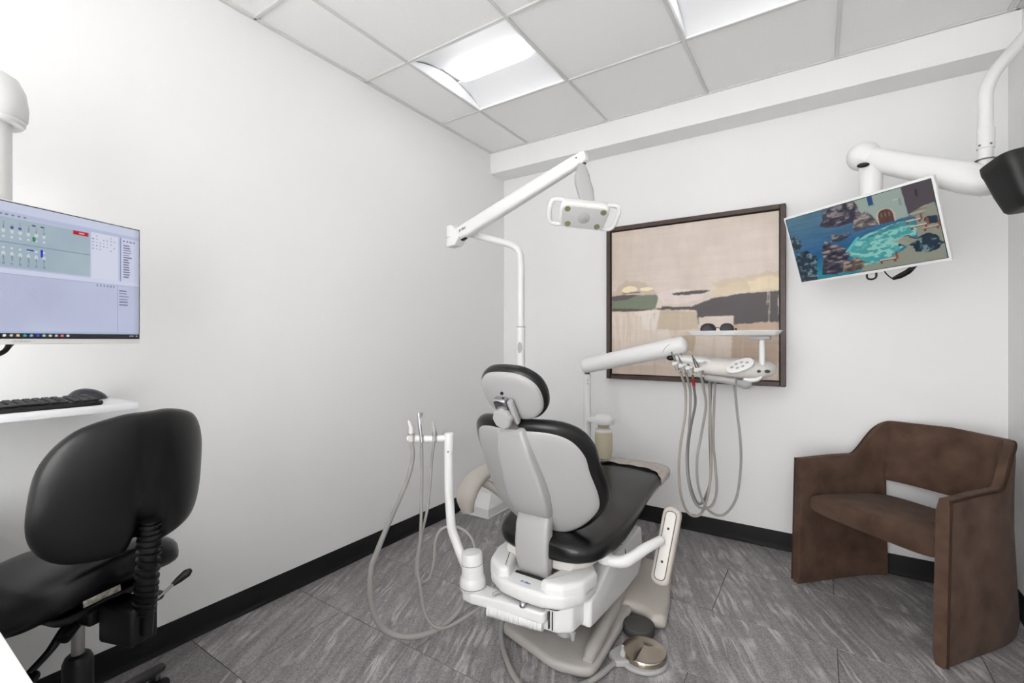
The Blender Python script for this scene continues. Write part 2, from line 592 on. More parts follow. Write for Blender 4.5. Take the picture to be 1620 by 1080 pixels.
struct('wall_right', MB().box((XR + 0.05, (YF + YB) / 2, 1.35), (0.1, YB - YF + 0.2, 2.8)), 'wall_paint')
WX0, WX1, WZ0, WZ1 = 0.75, 2.70, 0.12, 2.48      # unseen window added behind the camera to fill the room with light
mb = MB().box((WX0 / 2 - .05, YF - 0.05, 1.35), (WX0 + .1, 0.1, 2.8))
mb.box(((WX1 + XR + .1) / 2, YF - 0.05, 1.35), (XR + .1 - WX1, 0.1, 2.8))
mb.box(((WX0 + WX1) / 2, YF - 0.05, (WZ0 - .05) / 2), (WX1 - WX0, 0.1, WZ0 + .05))
mb.box(((WX0 + WX1) / 2, YF - 0.05, (WZ1 + 2.75) / 2), (WX1 - WX0, 0.1, 2.75 - WZ1))
struct('wall_front', mb, 'wall_paint')
mb = MB()
for xx in (WX0 + .025, (WX0 * 2 + WX1) / 3, (WX0 + WX1 * 2) / 3, WX1 - .025):
    mb.box((xx, YF - .05, (WZ0 + WZ1) / 2), (.05, .06, WZ1 - WZ0), .004, 1)
for zz in (WZ0 + .025, WZ1 - .025):
    mb.box(((WX0 + WX1) / 2, YF - .05, zz), (WX1 - WX0, .055, .05), .004, 1)
win = struct('fill_window_1', mb, 'plastic_white')
for k in range(3):
    a = WX0 + (WX1 - WX0) * k / 3 + .03; b = WX0 + (WX1 - WX0) * (k + 1) / 3 - .03
    obj('pane', MB().box(((a + b) / 2, YF - .05, (WZ0 + WZ1) / 2), (b - a, .006, WZ1 - WZ0 - .09)), 'fill_window_glass', win)
struct('trim_1', MB().box((XR / 2, (2.867 + YB) / 2, (2.462 + ZC + .04) / 2), (XR, YB - 2.867, ZC + .04 - 2.462), 0.002, 1), 'ceiling_paint')

def cove(name, a, b, nrm):
    a = Vector(a); b = Vector(b); nrm = Vector(nrm)
    prof = [(0, 0.002), (0.016, 0.002), (0.013, 0.006), (0.0075, 0.016), (0.006, 0.03), (0.006, 0.098), (0.004, 0.102), (0, 0.102)]
    mb = MB().loft([[p + nrm * q[0] + Vector((0, 0, q[1])) for q in prof] for p in (a, b)])
    return struct(name, mb, 'vinyl_black', 50)
cove('baseboard_left', (0, YF, 0), (0, YB, 0), (1, 0, 0))
cove('baseboard_back', (0.006, YB, 0), (XR - .006, YB, 0), (0, -1, 0))
cove('baseboard_right', (XR, YF, 0), (XR, YB, 0), (-1, 0, 0))

# floor: a bed with individual tiles
fl = struct('floor', MB().box((XR / 2, (YF + YB) / 2, -0.027), (XR, YB - YF, 0.05)), 'floor_joint')
ROW, LEN, GAP = 0.4525, 0.905, 0.0024
k0 = -6
def floor_tile_mesh(w, h):
    return MB().box((0, 0, 0), (w, h, 0.006), 0.0012, 1).mesh('floor_tile')
cache = {}
y = 0.835 + ROW * k0
row = 0
while y < YB:
    y0, y1 = max(y, YF), min(y + ROW, YB)
    if y1 > y0 + 0.01:
        off = (1.702 if (row % 2 == 1) else 1.702 - LEN * 0.5)
        x = off - LEN * 4
        while x < XR:
            x0, x1 = max(x, 0), min(x + LEN, XR)
            if x1 > x0 + 0.01:
                key = (round(x1 - x0, 3), round(y1 - y0, 3))
                if key not in cache:
                    me = floor_tile_mesh(x1 - x0 - GAP, y1 - y0 - GAP)
                    me.materials.append(MATS['floor_slate']); cache[key] = me
                t = bpy.data.objects.new('floor_tile', cache[key]); COL.objects.link(t)
                t.location = ((x0 + x1) / 2, (y0 + y1) / 2, -0.003); t.parent = fl
            x += LEN
    y += ROW; row += 1

# ceiling: slab, hung grid, tiles
ce = struct('ceiling', MB().box((XR / 2, (YF + YB) / 2, ZC + 0.13), (XR, YB - YF, 0.05)), 'ceiling_paint')
GX = [0.0] + [0.334 + 0.612 * i for i in range(5)]
GX = [g for g in GX if g < XR - .02] + [XR]
GY = [YB] + [2.867] + [2.291 - 0.604 * i for i in range(7)]
GY = sorted(set([g for g in GY if YF + .02 < g <= 2.867] + [YF]))
GW = 0.015
def rail(mb):
    o = obj('grid_rail', mb, 'grid_metal', ce)
    return o
for gx in GX:
    w = GW if 0 < gx < XR else 0.022
    cx = gx if 0 < gx < XR else (0.011 if gx == 0 else XR - 0.011)
    mb = MB().box((cx, (YF + 2.867) / 2, ZC + 0.004), (w, 2.867 - YF, 0.008), 0.001, 1)
    mb.box((cx, (YF + 2.867) / 2, ZC + 0.022), (0.004, 2.867 - YF, 0.03))
    rail(mb)
for gy in GY:
    for i in range(len(GX) - 1):
        a, b = GX[i] + GW / 2, GX[i + 1] - GW / 2
        cy = min(max(gy, YF + .011), 2.867 - .008)
        rail(MB().box(((a + b) / 2, cy, ZC + 0.004), (b - a, GW, 0.008), 0.001, 1))
LIGHTS = {(1, 1.687): 0, (3, 1.687): 1}
lightspots = []
tcache = {}
for i in range(len(GX) - 1):
    for j in range(len(GY) - 1):
        x0, x1, y0, y1 = GX[i], GX[i + 1], GY[j], GY[j + 1]
        isl = False
        for (li, ly) in LIGHTS:
            if li == i and abs(ly - y0) < 0.05:
                lightspots.append((x0, x1, y0, y1)); isl = True
        if isl: continue
        w, h = x1 - x0 - GW + 0.006, y1 - y0 - GW + 0.006
        key = (round(w, 3), round(h, 3))
        if key not in tcache:
            me = MB().box((0, 0, 0), (w, h, 0.014), 0.002, 1).mesh('ceiling_tile')
            me.materials.append(MATS['tile_acoustic']); tcache[key] = me
        t = bpy.data.objects.new('ceiling_tile', tcache[key]); COL.objects.link(t)
        t.location = ((x0 + x1) / 2, (y0 + y1) / 2, ZC + 0.0155); t.parent = ce

# ================================================================== TROFFER LIGHTS
TL = ['lit recessed ceiling light nearest the left wall above the dental chair',
      'lit recessed ceiling light cut off by the top edge of the photo']
def troffer(x0, x1, y0, y1, label):
    cx, cy = (x0 + x1) / 2, (y0 + y1) / 2
    t = thing('ceiling_light', label, 'light', (cx, cy, ZC), 0, 'recessed square ceiling lights')
    w, h = (x1 - x0) - GW, (y1 - y0) - GW
    # frame
    mb = MB()
    fw = 0.008
    for s in (-1, 1):
        mb.box((cx + s * (w / 2 - fw / 2), cy, ZC + 0.006), (fw, h, 0.012), 0.001, 1)
        mb.box((cx, cy + s * (h / 2 - fw / 2), ZC + 0.006), (w - 2 * fw, fw, 0.012), 0.001, 1)
    obj('frame', mb, 'troffer_white', t)
    # two curved reflectors along X, coming down from the lens to the frame
    lensw = 0.076
    for s in (-1, 1):
        loops = []
        n = 10
        for k in range(n + 1):
            u = k / n
            yy = cy + s * (lensw + (h / 2 - fw - lensw) * u)
            zz = ZC + 0.008 + 0.062 * math.cos(u * math.pi / 2) ** 0.8
            loops.append([Vector((cx - w / 2 + fw, yy, zz)), Vector((cx + w / 2 - fw, yy, zz)),
                          Vector((cx + w / 2 - fw, yy, zz + 0.004)), Vector((cx - w / 2 + fw, yy, zz + 0.004))])
        obj('reflector', MB().loft(loops), 'troffer_white', t)
    for s in (-1, 1):    # end plates
        mb = MB()
        ol = []
        n = 10
        for k in range(-n, n + 1):
            u = abs(k) / n
            zz = 0.008 + 0.066 * math.cos(u * math.pi / 2) ** 0.8
            ol.append((cy + (k / n) * (h / 2 - fw), ZC + zz))
        ol += [(cy + h / 2 - fw, ZC + 0.004), (cy - h / 2 + fw, ZC + 0.004)]
        xx = cx + s * (w / 2 - fw - 0.001)
        mb.loft([[Vector((xx - .001, p[0], p[1])) for p in ol], [Vector((xx + .001, p[0], p[1])) for p in ol]])
        obj('end_plate', mb, 'troffer_white', t)
    # lens: half-round diffuser with rounded end
    L2 = w / 2 - 0.05
    loops = []
    n = 14
    for k in range(n + 1):
        u = -1 + 2 * k / n
        sc = (1 - abs(u) ** 10) ** 0.4 if abs(u) < 1 else 0.05
        sc = max(sc, 0.05)
        loop = []
        for q in range(13):
            a = math.pi * q / 12
            loop.append(Vector((cx + u * L2, cy + math.cos(a) * (lensw + .004) * sc, ZC + 0.069 - math.sin(a) * 0.045 * sc)))
        loops.append(loop)
    obj('lens', MB().loft(loops), 'vent_lens', t)
    # back pan
    obj('housing', MB().box((cx, cy, ZC + 0.09), (w - .004, h - .004, 0.012)), 'troffer_white', t)
    return t
for i, s in enumerate(sorted(lightspots, key=lambda s: (-s[2], s[0]))):
    troffer(*s, TL[i])

# ================================================================== DENTAL CHAIR
XC = 1.2
dc = thing('dental_chair', 'reclining dental chair with black upholstery and pale grey plastic shell', 'dental chair', (XC, 1.95, 0))

# --- base plate with raised rails and a side wing
out = roundpoly([(1.015, 1.545), (1.30, 1.468), (1.44, 1.50), (1.425, 1.90), (1.36, 2.45), (1.02, 2.45), (0.985, 1.80)],
                [0.05, 0.12, 0.06, 0.05, 0.05, 0.05, 0.05])
base = obj('base_plate', MB().prism(out, 0.002, 0.042, 0.016), 'base_cover', dc)
mb = MB()
mb.tube([(1.405, 1.53, 0.045), (1.40, 1.60, 0.062), (1.375, 1.85, 0.07), (1.335, 2.15, 0.075), (1.315, 2.42, 0.075)], [0.018, 0.026, 0.028, 0.028, 0.028], 14, 8)
obj('rail', mb, 'base_cover', base)
mb = MB()
mb.tube([(1.03, 1.59, 0.04), (1.035, 1.66, 0.055), (1.045, 1.85, 0.062), (1.06, 2.15, 0.066), (1.07, 2.42, 0.066)], [0.016, 0.022, 0.024, 0.024, 0.024], 14, 8)
obj('rail', mb, 'base_cover', base)
wing = roundpoly([(1.36, 1.92), (1.40, 1.965), (1.475, 1.95), (1.525, 1.905), (1.575, 1.93), (1.545, 2.10), (1.475, 2.40), (1.30, 2.42), (1.30, 2.0)],
                 [0.02, 0.05, 0.05, 0.03, 0.03, 0.1, 0.04, 0.02, 0.02])
obj('base_wing', MB().prism(wing, 0.002, 0.06, 0.024), 'plastic_beige', base)
mb = MB().lathe([(0.0001, 0), (0.061, 0), (0.063, 0.006), (0.063, 0.03), (0.060, 0.035), (0.054, 0.0365), (0.0001, 0.0365)], (1.482, 1.865, 0.002), seg=36)
obj('foot_switch', mb, 'plastic_dark', dc, label='dark grey round foot switch in the base notch')
mb = MB()
for yy in (1.58, 2.05):
    mb.lathe([(0.0001, 0), (0.004, 0), (0.004, 0.002), (0.0001, 0.002)], (1.40 + (yy - 1.58) * -.06, yy, 0.09 if yy < 1.6 else .1), seg=10)

# --- lift mechanism
mb = MB()
prof = roundpoly([(1.60, 0.09), (1.58, 0.16), (1.70, 0.26), (2.15, 0.31), (2.20, 0.24), (2.05, 0.07), (1.95, 0.045), (1.8, 0.045)], 0.03)
Mx = Matrix(((0, 0, 1, 0), (1, 0, 0, 0), (0, 1, 0, 0), (0, 0, 0, 1)))      # profile (y,z) extruded along x
mb.prism(prof, 1.09, 1.30, 0.01, Mx)
obj('lift_arm', mb, 'plastic_grey', dc)
mb = MB()
prof = roundpoly([(1.545, 0.155), (1.548, 0.252), (1.64, 0.275), (1.74, 0.315), (2.12, 0.335), (2.145, 0.20), (2.08, 0.125), (1.90, 0.128), (1.70, 0.14)],
                 [0.012, 0.02, 0.06, 0.06, 0.02, 0.02, 0.05, 0.05, 0.05])
mb.prism(prof, 1.30, 1.412, 0.012, Mx)
lc = obj('lift_cover', mb, 'plastic_white', dc)
mb = MB()
prof = roundpoly([(1.62, 0.19), (1.62, 0.255), (1.74, 0.31), (2.1, 0.335), (2.1, 0.2)], 0.03)
mb.prism(prof, 1.05, 1.35, 0.01, Mx)
obj('lift_cover', mb, 'plastic_warm', dc)
mb = MB()        # dark seam in the side cover
mb.tube([(1.36, 1.90, 0.3245), (1.395, 1.90, 0.3225), (1.409, 1.90, 0.314), (1.4125, 1.90, 0.295), (1.4125, 1.905, 0.26)], 0.0022, 6, 5)
obj('seam', mb, 'plastic_black', lc)

# --- lower housing below the seat frame
hs = roundpoly([(1.05, 1.50), (1.10, 1.455), (1.22, 1.43), (1.33, 1.435), (1.378, 1.47), (1.385, 1.56), (1.38, 1.80), (1.02, 1.80)], [.03, .05, .1, .05, .03, .02, .02, .02])
obj('lower_housing', MB().prism(hs, 0.165, 0.262, 0.012), 'plastic_white', dc)
mb = MB().box((1.305, 1.428, 0.212), (0.006, 0.008, 0.062), 0.002, 1)
mb.box((1.318, 1.429, 0.212), (0.003, 0.006, 0.066), 0.001, 1)
obj('handle_slot', mb, 'plastic_dark', dc)
mb = MB().lathe([(0.0001, 0), (0.03, 0), (0.034, 0.01), (0.034, 0.03), (0.0001, 0.03)], (1.33, 1.50, 0.138), seg=24)
mb.lathe([(0.0001, 0), (0.006, 0.002), (0.012, 0.03), (0.0001, 0.034)], (1.372, 1.478, 0.135), seg=14)
obj('lower_pivot', mb, 'plastic_lightgrey', dc)

# --- seat frame cowl: tray-like front with two horns
cw = roundpoly([(1.005, 1.54), (1.03, 1.455), (1.115, 1.405), (1.20, 1.395), (1.285, 1.398), (1.36, 1.425), (1.405, 1.50), (1.415, 1.60), (1.36, 1.66), (1.33, 1.80), (1.33, 2.0), (1.02, 2.0), (0.985, 1.70)],
               [0.03, 0.05, 0.06, 0.05, 0.06, 0.06, 0.06, 0.05, 0.06, 0.05, 0.05, 0.05, 0.08])
cowl = obj('seat_frame', MB().prism(cw, 0.258, 0.312, 0.014), 'plastic_white', dc)
mb = MB()           # left and right raised horns
hl = roundpoly([(0.99, 1.56), (1.025, 1.46), (1.10, 1.415), (1.135, 1.43), (1.115, 1.50), (1.085, 1.58), (1.06, 1.68), (0.985, 1.70)], [.03, .05, .03, .02, .04, .04, .02, .02])
mb.prism(hl, 0.29, 0.350, 0.02, b0=0)
obj('seat_frame_side', mb, 'plastic_white', cowl)
mb = MB()
hr = roundpoly([(1.265, 1.43), (1.30, 1.412), (1.36, 1.430), (1.405, 1.50), (1.415, 1.60), (1.37, 1.66), (1.33, 1.66), (1.305, 1.58), (1.280, 1.50)], [.02, .03, .05, .05, .03, .03, .03, .05, .04])
mb.prism(hr, 0.29, 0.345, 0.02, b0=0)
obj('seat_frame_side', mb, 'plastic_white', cowl)
mb = MB()           # dark slab standing in for the shadow gap under the rear lip
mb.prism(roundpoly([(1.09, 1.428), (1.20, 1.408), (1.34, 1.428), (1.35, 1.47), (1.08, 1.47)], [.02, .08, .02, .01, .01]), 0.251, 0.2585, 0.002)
obj('lip_shadow_slab', mb, 'plastic_dark', cowl)
ML = frame((1.205, 1.435, 0.3125), (1, 0, 0), (0, 1, 0), (0, 0, 1))
obj('maker_lettering', text_mesh('A\u00b7dec', 0.018, ML, 0.0003, True), 'ink_blue', cowl, label='small blue maker lettering on the white seat frame')

# --- seat cushion
def sq_loop(cx, cy, cz, w, h, n=3.2, seg=36, ez=Vector((0, 0, 1)), saddle=0.0):
    lp = []
    for k in range(seg):
        a = 2 * math.pi * k / seg
        c, s = math.cos(a), math.sin(a)
        x = w * math.copysign(abs(c) ** (2 / n), c); z = h * math.copysign(abs(s) ** (2 / n), s)
        if s > 0: z += saddle * ((x / w) ** 2)
        lp.append(Vector((cx + x, cy, cz)) + ez * z)
    return lp
st = [  # y, half width, z centre, half thickness, saddle, side shift
    (1.490, 0.10, 0.423, 0.022, 0.0, .03), (1.497, 0.14, 0.423, 0.034, 0.0, .03), (1.515, 0.175, 0.423, 0.042, 0.0, .03), (1.55, 0.208, 0.422, 0.046, 0.004, .026),
    (1.60, 0.228, 0.421, 0.047, 0.010, .022), (1.68, 0.242, 0.420, 0.047, 0.018, .018), (1.78, 0.246, 0.420, 0.046, 0.022, .014), (1.90, 0.240, 0.422, 0.044, 0.020, .01),
    (2.02, 0.230, 0.426, 0.040, 0.014, .006), (2.15, 0.219, 0.433, 0.036, 0.010, .003), (2.30, 0.210, 0.440, 0.033, 0.008, 0), (2.45, 0.204, 0.444, 0.032, 0.006, 0),
    (2.56, 0.200, 0.445, 0.031, 0.004, 0), (2.62, 0.194, 0.444, 0.029, 0.0, 0), (2.655, 0.178, 0.442, 0.024, 0.0, 0), (2.665, 0.15, 0.442, 0.014, 0.0, 0)]
mb = MB().loft([sq_loop(XC + s[5], s[0], s[2], s[1], s[3], 3.0, 44, saddle=s[4]) for s in st])
obj('seat_cushion', mb, 'leather_black', dc, sharp=60)
mb = MB().loft([sq_loop(XC, s[0] + (0.02 if s[0] < 1.6 else 0), s[2] - 0.055, s[1] * 0.82, 0.03, 4, 36) for s in st[2:-2]])
obj('seat_pan', mb, 'plastic_warm', dc)

# --- clear film sleeve over the toe end
rng = random.Random(3)
lps = []
for s in st[11:]:
    pass
tf = [(2.555, .208), (2.575, .207), (2.60, .206), (2.625, .204), (2.65, .201), (2.675, .196), (2.695, .182), (2.712, .15), (2.716, .09)]
for i, (yy, w) in enumerate(tf):
    lp = sq_loop(XC, yy, 0.446, w, 0.041 if i < 6 else 0.041 - (i - 5) * 0.007, 3.0, 44, saddle=0.006)
    for k, p in enumerate(lp):
        p.y += rng.uniform(-.012, .012) if i == 0 else 0
        if i == 0: p.y -= 0.10 * max(0, (p.x - XC) / 0.21) ** 3
        p.z += rng.uniform(-.002, .004)
    lps.append(lp)
mb = MB().loft(lps, caps=False)
me = mb.mesh('toe_sleeve')
ts = obj('toe_sleeve', me, 'toe_film', dc, sharp=60, label='crinkled clear plastic film over the foot end')
sm = ts.modifiers.new('thickness', 'SOLIDIFY'); sm.thickness = 0.0015

# --- backrest: local frame X across, Y up along the back, Z towards the patient
def lean(origin, deg):
    a = R(deg)
    return frame(origin, (1, 0, 0), (0, -math.sin(a), math.cos(a)), (0, math.cos(a), math.sin(a)))
MB_ = lean((XC, 1.603, 0.455), 27)
egg = [(0.0, 0.0), (0.10, 0.006), (0.185, 0.045), (0.250, 0.115), (0.263, 0.19), (0.253, 0.30), (0.248, 0.385), (0.210, 0.465), (0.13, 0.508), (0.0, 0.515)]
eggc = egg + [(-x, y) for x, y in egg[::-1][1:-1]]
outline = [(p.x, p.y) for p in catmull([(x, y, 0) for x, y in eggc], 6, True)]
pad = obj('backrest_pad', MB().dish(outline, 0.032, 0.036, 0.075, 0.26, 4.0, MB_, 12, (0, .25)), 'leather_black', dc, sharp=60)
ol2 = [(0 + (x) * 0.915, 0.25 + (y - .25) * 0.925 - 0.004) for x, y in outline]
shell = obj('backrest_shell', MB().dish(ol2, 0.0, 0.022, 0.075, 0.26, 3.4, Matrix.Translation(MB_.to_3x3() @ Vector((0, 0, -.020))) @ MB_, 12, (0, .25)), 'plastic_lightgrey', dc, sharp=60)
mb = MB()
for s in (-1, 1):
    pts = [(s * 0.06, 0.45), (s * 0.07, 0.35), (s * 0.085, 0.22), (s * 0.08, 0.1)]
# central spine: two pieces
def strip(sections, mbx):
    """sections: (y, z, half width, half thickness, lean deg)"""
    loops = []
    for (yy, zz, w, t, d) in sections:
        a = R(d)
        nz = Vector((0, math.cos(a), math.sin(a)))
        lp = []
        for k in range(28):
            an = 2 * math.pi * k / 28
            c, s = math.cos(an), math.sin(an)
            lp.append(Vector((XC + w * math.copysign(abs(c) ** .35, c), yy, zz)) + nz * (t * math.copysign(abs(s) ** .35, s)))
        loops.append(lp)
    return mbx.loft(loops)
mb = MB()
strip([(1.354, 0.890, 0.046, 0.014, 27), (1.354, 0.882, 0.053, 0.024, 27), (1.383, 0.80, 0.068, 0.030, 27), (1.428, 0.70, 0.082, 0.032, 27), (1.468, 0.62, 0.084, 0.034, 25), (1.504, 0.560, 0.076, 0.034, 20), (1.514, 0.543, 0.070, 0.024, 12)], mb)
spine = obj('spine_cover', mb, 'plastic_lightgrey', dc, sharp=50)
mb = MB()
strip([(1.522, 0.562, 0.058, 0.018, 10), (1.518, 0.548, 0.066, 0.026, 8), (1.505, 0.50, 0.070, 0.029, -2), (1.497, 0.43, 0.070, 0.029, -3), (1.502, 0.36, 0.068, 0.028, -6), (1.512, 0.325, 0.066, 0.026, -8), (1.516, 0.31, 0.066, 0.02, -8)], mb)
obj('spine_link', mb, 'plastic_lightgrey', dc, sharp=50)
obj('pivot_gap', MB().box((XC, 1.482, 0.3145), (0.136, 0.014, 0.006), 0.002, 1), 'plastic_black', dc)

# --- headrest
MH = lean((XC + 0.010, 1.345, 1.014), 33)
he = [(0.0, -0.108), (0.065, -0.103), (0.112, -0.066), (0.128, -0.004), (0.116, 0.056), (0.07, 0.098), (0.0, 0.110)]
hec = he + [(-x, y) for x, y in he[::-1][1:-1]]
ho = [(p.x, p.y) for p in catmull([(x, y, 0) for x, y in hec], 6, True)]
obj('headrest_pad', MB().dish(ho, 0.03, 0.026, 0.012, 0.12, 4.0, MH, 10, (0, 0)), 'leather_black', dc, sharp=60)
ho2 = [(x * .93, y * .92) for x, y in ho]
obj('headrest_shell', MB().dish(ho2, 0.0, 0.022, 0.012, 0.12, 4.0, Matrix.Translation(MH.to_3x3() @ Vector((0, 0, -.016))) @ MH, 10, (0, 0)), 'plastic_lightgrey', dc, sharp=60)
Rl = Matrix.Rotation(R(32), 3, 'X')
mb = MB().box((XC + .004, 1.338, 0.905), (0.05, 0.014, 0.075), 0.004, 2, rot=Rl)
gb = obj('glide_bar', mb, 'steel', dc)
mb = MB().box((XC - .012, 1.306, 0.975), (0.052, 0.03, 0.05), 0.008, 3, rot=Rl)
obj('headrest_clamp', mb, 'chrome', dc)
mb = MB().box((XC + .028, 1.322, 0.95), (0.018, 0.024, 0.10), 0.006, 3, rot=Rl)
obj('headrest_link', mb, 'plastic_lightgrey', dc)
kc = Vector((XC - 0.008, 1.318, 0.930)); kn = Vector((0.0, -math.cos(R(24)), -math.sin(R(24)) + .1)).normalized()
loops = []
for (rs, zz) in [(0.93, 0), (1.0, 0.004), (1.0, 0.018), (0.93, 0.022), (0.86, 0.022), (0.84, 0.024), (0.05, 0.025)]:
    lp = []
    for k in range(48):
        a = 2 * math.pi * k / 48
        rr = 0.036 * rs * (1 + (0.035 * math.cos(8 * a) if rs > .9 else 0))
        lp.append(Vector((rr * math.cos(a), rr * math.sin(a), zz)))
    loops.append(lp)
q = Vector((0, 0, 1)).rotation_difference(kn).to_matrix().to_4x4()
obj('headrest_knob', MB().loft(loops, True, False, Matrix.Translation(kc) @ q), 'plastic_lightgrey', dc)
obj('clamp_screw', MB().cyl((XC - .006, 1.302, 1.015), (XC - .006, 1.296, 1.011), 0.006, 12), 'plastic_black', dc)

# --- armrests
def arm_pad(c, ax_len, ax_w, n, Lh, Wh, th, name_parent):
    """pill shaped pad with an inset face; ax_len along the pad, n outwards"""
    M = frame(c, ax_w, ax_len, n)
    o = roundpoly([(-Wh, -Lh), (Wh, -Lh), (Wh, Lh), (-Wh, Lh)], Wh * 0.98, 8)
    p = obj('armrest', MB().prism(o, -th, th * .2, 0.012, M), 'plastic_beige', dc, sharp=50)
    o2 = roundpoly([(-Wh * .55, -Lh + Wh * .55), (Wh * .55, -Lh + Wh * .55), (Wh * .55, Lh - Wh * .55), (-Wh * .55, Lh - Wh * .55)], Wh * 0.54, 8)
    o3 = offset2d(o2, -0.003)
    obj('groove', MB().prism(o3, 0, th * .2 + .0008, 0.0, M), 'plastic_dark', p)
    obj('inset', MB().prism(o2, 0, th * .2 + .003, 0.002, M), 'plastic_warm', p)
    for yy in (Lh * .42, -Lh * .42):
        obj('screw_recess', MB().lathe([(0.0001, 0), (0.005, 0), (0.005, 0.0005), (0.0001, 0.0006)], M @ Vector((0, yy, th * .2 + .003)), n, 14), 'plastic_black', p)
    return p
n = Vector((0.0, -0.92, 0.38)).normalized()
axl = Vector((0.10, 0.40, 1.0)); axl = (axl - n * axl.dot(n)).normalized()
axw = axl.cross(n).normalized()
pr = arm_pad((1.592, 1.86, 0.385), axl, axw, n, 0.148, 0.036, 0.034, dc)
mb = MB().tube([(1.40, 1.66, 0.37), (1.45, 1.66, 0.365), (1.495, 1.68, 0.37), (1.54, 1.76, 0.395), (1.578, 1.842, 0.408)], [0.020, 0.021, 0.022, 0.020, 0.018], 16, 8)
obj('arm_bar', mb, 'plastic_white', dc, sharp=60)
# left armrest: seen beyond the back, pad turned up and curved
mb = MB()
pts = [(0.815, 1.585, 0.440), (0.805, 1.585, 0.505), (0.80, 1.64, 0.555), (0.80, 1.72, 0.578), (0.80, 1.85, 0.585), (0.80, 1.95, 0.585)]
mb.tube(pts, [0.026, 0.048, 0.047, 0.040, 0.034, 0.02], 20, 8, flat=(1.0, 0.75), up=(0, -1, 1))
obj('armrest', mb, 'plastic_beige', dc, sharp=60)
mb = MB().tube([(0.80, 1.70, 0.545), (0.83, 1.76, 0.50), (0.88, 1.82, 0.43), (0.96, 1.84, 0.37), (1.05, 1.84, 0.36)], 0.019, 14, 8)
obj('arm_bar', mb, 'plastic_beige', dc, sharp=60)
mb = MB().box((1.42, 1.66, 0.37), (0.05, 0.05, 0.045), 0.015, 3)
obj('arm_hub', mb, 'plastic_white', dc)

# ================================================================== OPERATORY LIGHT on a post
ol_t = thing('operatory_light', 'white dental light on a long balanced arm above the chair', 'dental light', (0.792, 2.052, 0))
mb = MB().tube([(0.792, 2.052, 0.30), (0.792, 2.052, 0.70), (0.792, 2.052, 1.262)], 0.0225, 20, 2, smooth=False)
obj('post', mb, 'plastic_white', ol_t, sharp=50)
mb = MB().tube([(1.08, 2.10, 0.20), (1.0, 2.09, 0.20), (0.86, 2.06, 0.21), (0.80, 2.053, 0.25), (0.792, 2.052, 0.32)], 0.026, 16, 8)
obj('post_bracket', mb, 'plastic_white', ol_t, sharp=60)
up = obj('upper_tube', MB().tube([(0.792, 2.052, 1.262), (0.792, 2.052, 1.50), (0.792, 2.052, 1.60), (0.785, 2.048, 1.655), (0.755, 2.03, 1.69), (0.70, 1.99, 1.71), (0.60, 1.935, 1.742), (0.53, 1.895, 1.765), (0.50, 1.88, 1.772)], 0.0185, 20, 8), 'plastic_white', ol_t, sharp=60)
obj('collar', MB().lathe([(0.018, 0), (0.0235, 0), (0.0235, 0.006), (0.018, 0.006)], (0.792, 2.052, 1.259), seg=24), 'plastic_lightgrey', ol_t)
vdir = Vector((2.095, 0, 1.3)) - Vector((0.792, 2.052, 1.2)); vdir.normalize()
pc = Vector((0.792, 2.052, 1.155)) + Vector((0.30, -0.95, 0)).normalized() * 0.0215
obj('access_cover', MB().dish([(0.012 * math.cos(a * math.pi / 12), 0.03 * math.sin(a * math.pi / 12)) for a in range(24)], 0.003, 0.001, -0.004, 0.012, 3, frame(pc, (0.95, 0.30, 0), (0, 0, 1), (0.30, -0.95, 0)), 5), 'plastic_lightgrey', ol_t)
# elbow block
elb = Vector((0.486, 1.872, 1.752))
fdir = (Vector((1.306, 1.756, 1.953)) - Vector((0.50, 1.870, 1.728))).normalized()
side = fdir.cross(Vector((0, 0, 1))).normalized()
upv = side.cross(fdir).normalized()
Me = frame((0.490, 1.872, 1.745), Vector((fdir.x, fdir.y, 0)), Vector((0, 0, 1)), side)
mb = MB().prism(roundpoly([(-0.030, -0.062), (0.035, -0.058), (0.07, -0.02), (0.05, 0.02), (0.02, 0.035), (0.01, 0.05), (-0.030, 0.05)], [.006, .006, .01, .01, .008, .006, .01]), -0.03, 0.03, 0.006, Me)
elbow = obj('elbow', mb, 'plastic_white', ol_t)
obj('elbow_seam', MB().box(Me @ Vector((-0.012, -0.012, 0.0302)), (0.036, 0.0016, 0.0016), 0, rot=Me.to_3x3() @ Matrix.Rotation(0, 3, 'X')), 'plastic_grey', elbow)
# balanced arm
A0 = Vector((0.515, 1.868, 1.738)); A1 = Vector((1.300, 1.757, 1.952))
loops = []
for t, w, h in [(0.0, 0.018, 0.022), (0.015, 0.025, 0.032), (0.10, 0.027, 0.036), (0.5, 0.0255, 0.034), (0.9, 0.022, 0.028), (0.975, 0.021, 0.025), (0.992, 0.019, 0.022), (1.0, 0.014, 0.016)]:
    p = A0.lerp(A1, t)
    lp = []
    for k in range(28):
        a = 2 * math.pi * k / 28
        c, s = math.cos(a), math.sin(a)
        lp.append(p + side * (w * math.copysign(abs(c) ** .6, c)) + upv * (h * math.copysign(abs(s) ** .6, s)))
    loops.append(lp)
la = obj('balanced_arm', MB().loft(loops), 'plastic_white', ol_t, sharp=50)
cdir = side if side.dot(vdir) > 0 else -side
txdir = fdir if (fdir.cross(upv)).dot(cdir) > 0 else -fdir
Mt = frame(A0.lerp(A1, 0.085) + cdir * 0.0272 + upv * .004, fdir, upv, fdir.cross(upv))
if (fdir.cross(upv)).dot(cdir) < 0:
    Mt = frame(A0.lerp(A1, 0.085) + cdir * 0.0272 + upv * .004, fdir, upv, cdir)
obj('maker_lettering', text_mesh('A\u00b7dec', 0.022, Mt, 0.0006, True), 'ink_grey', la, label='small grey maker lettering on the light arm')
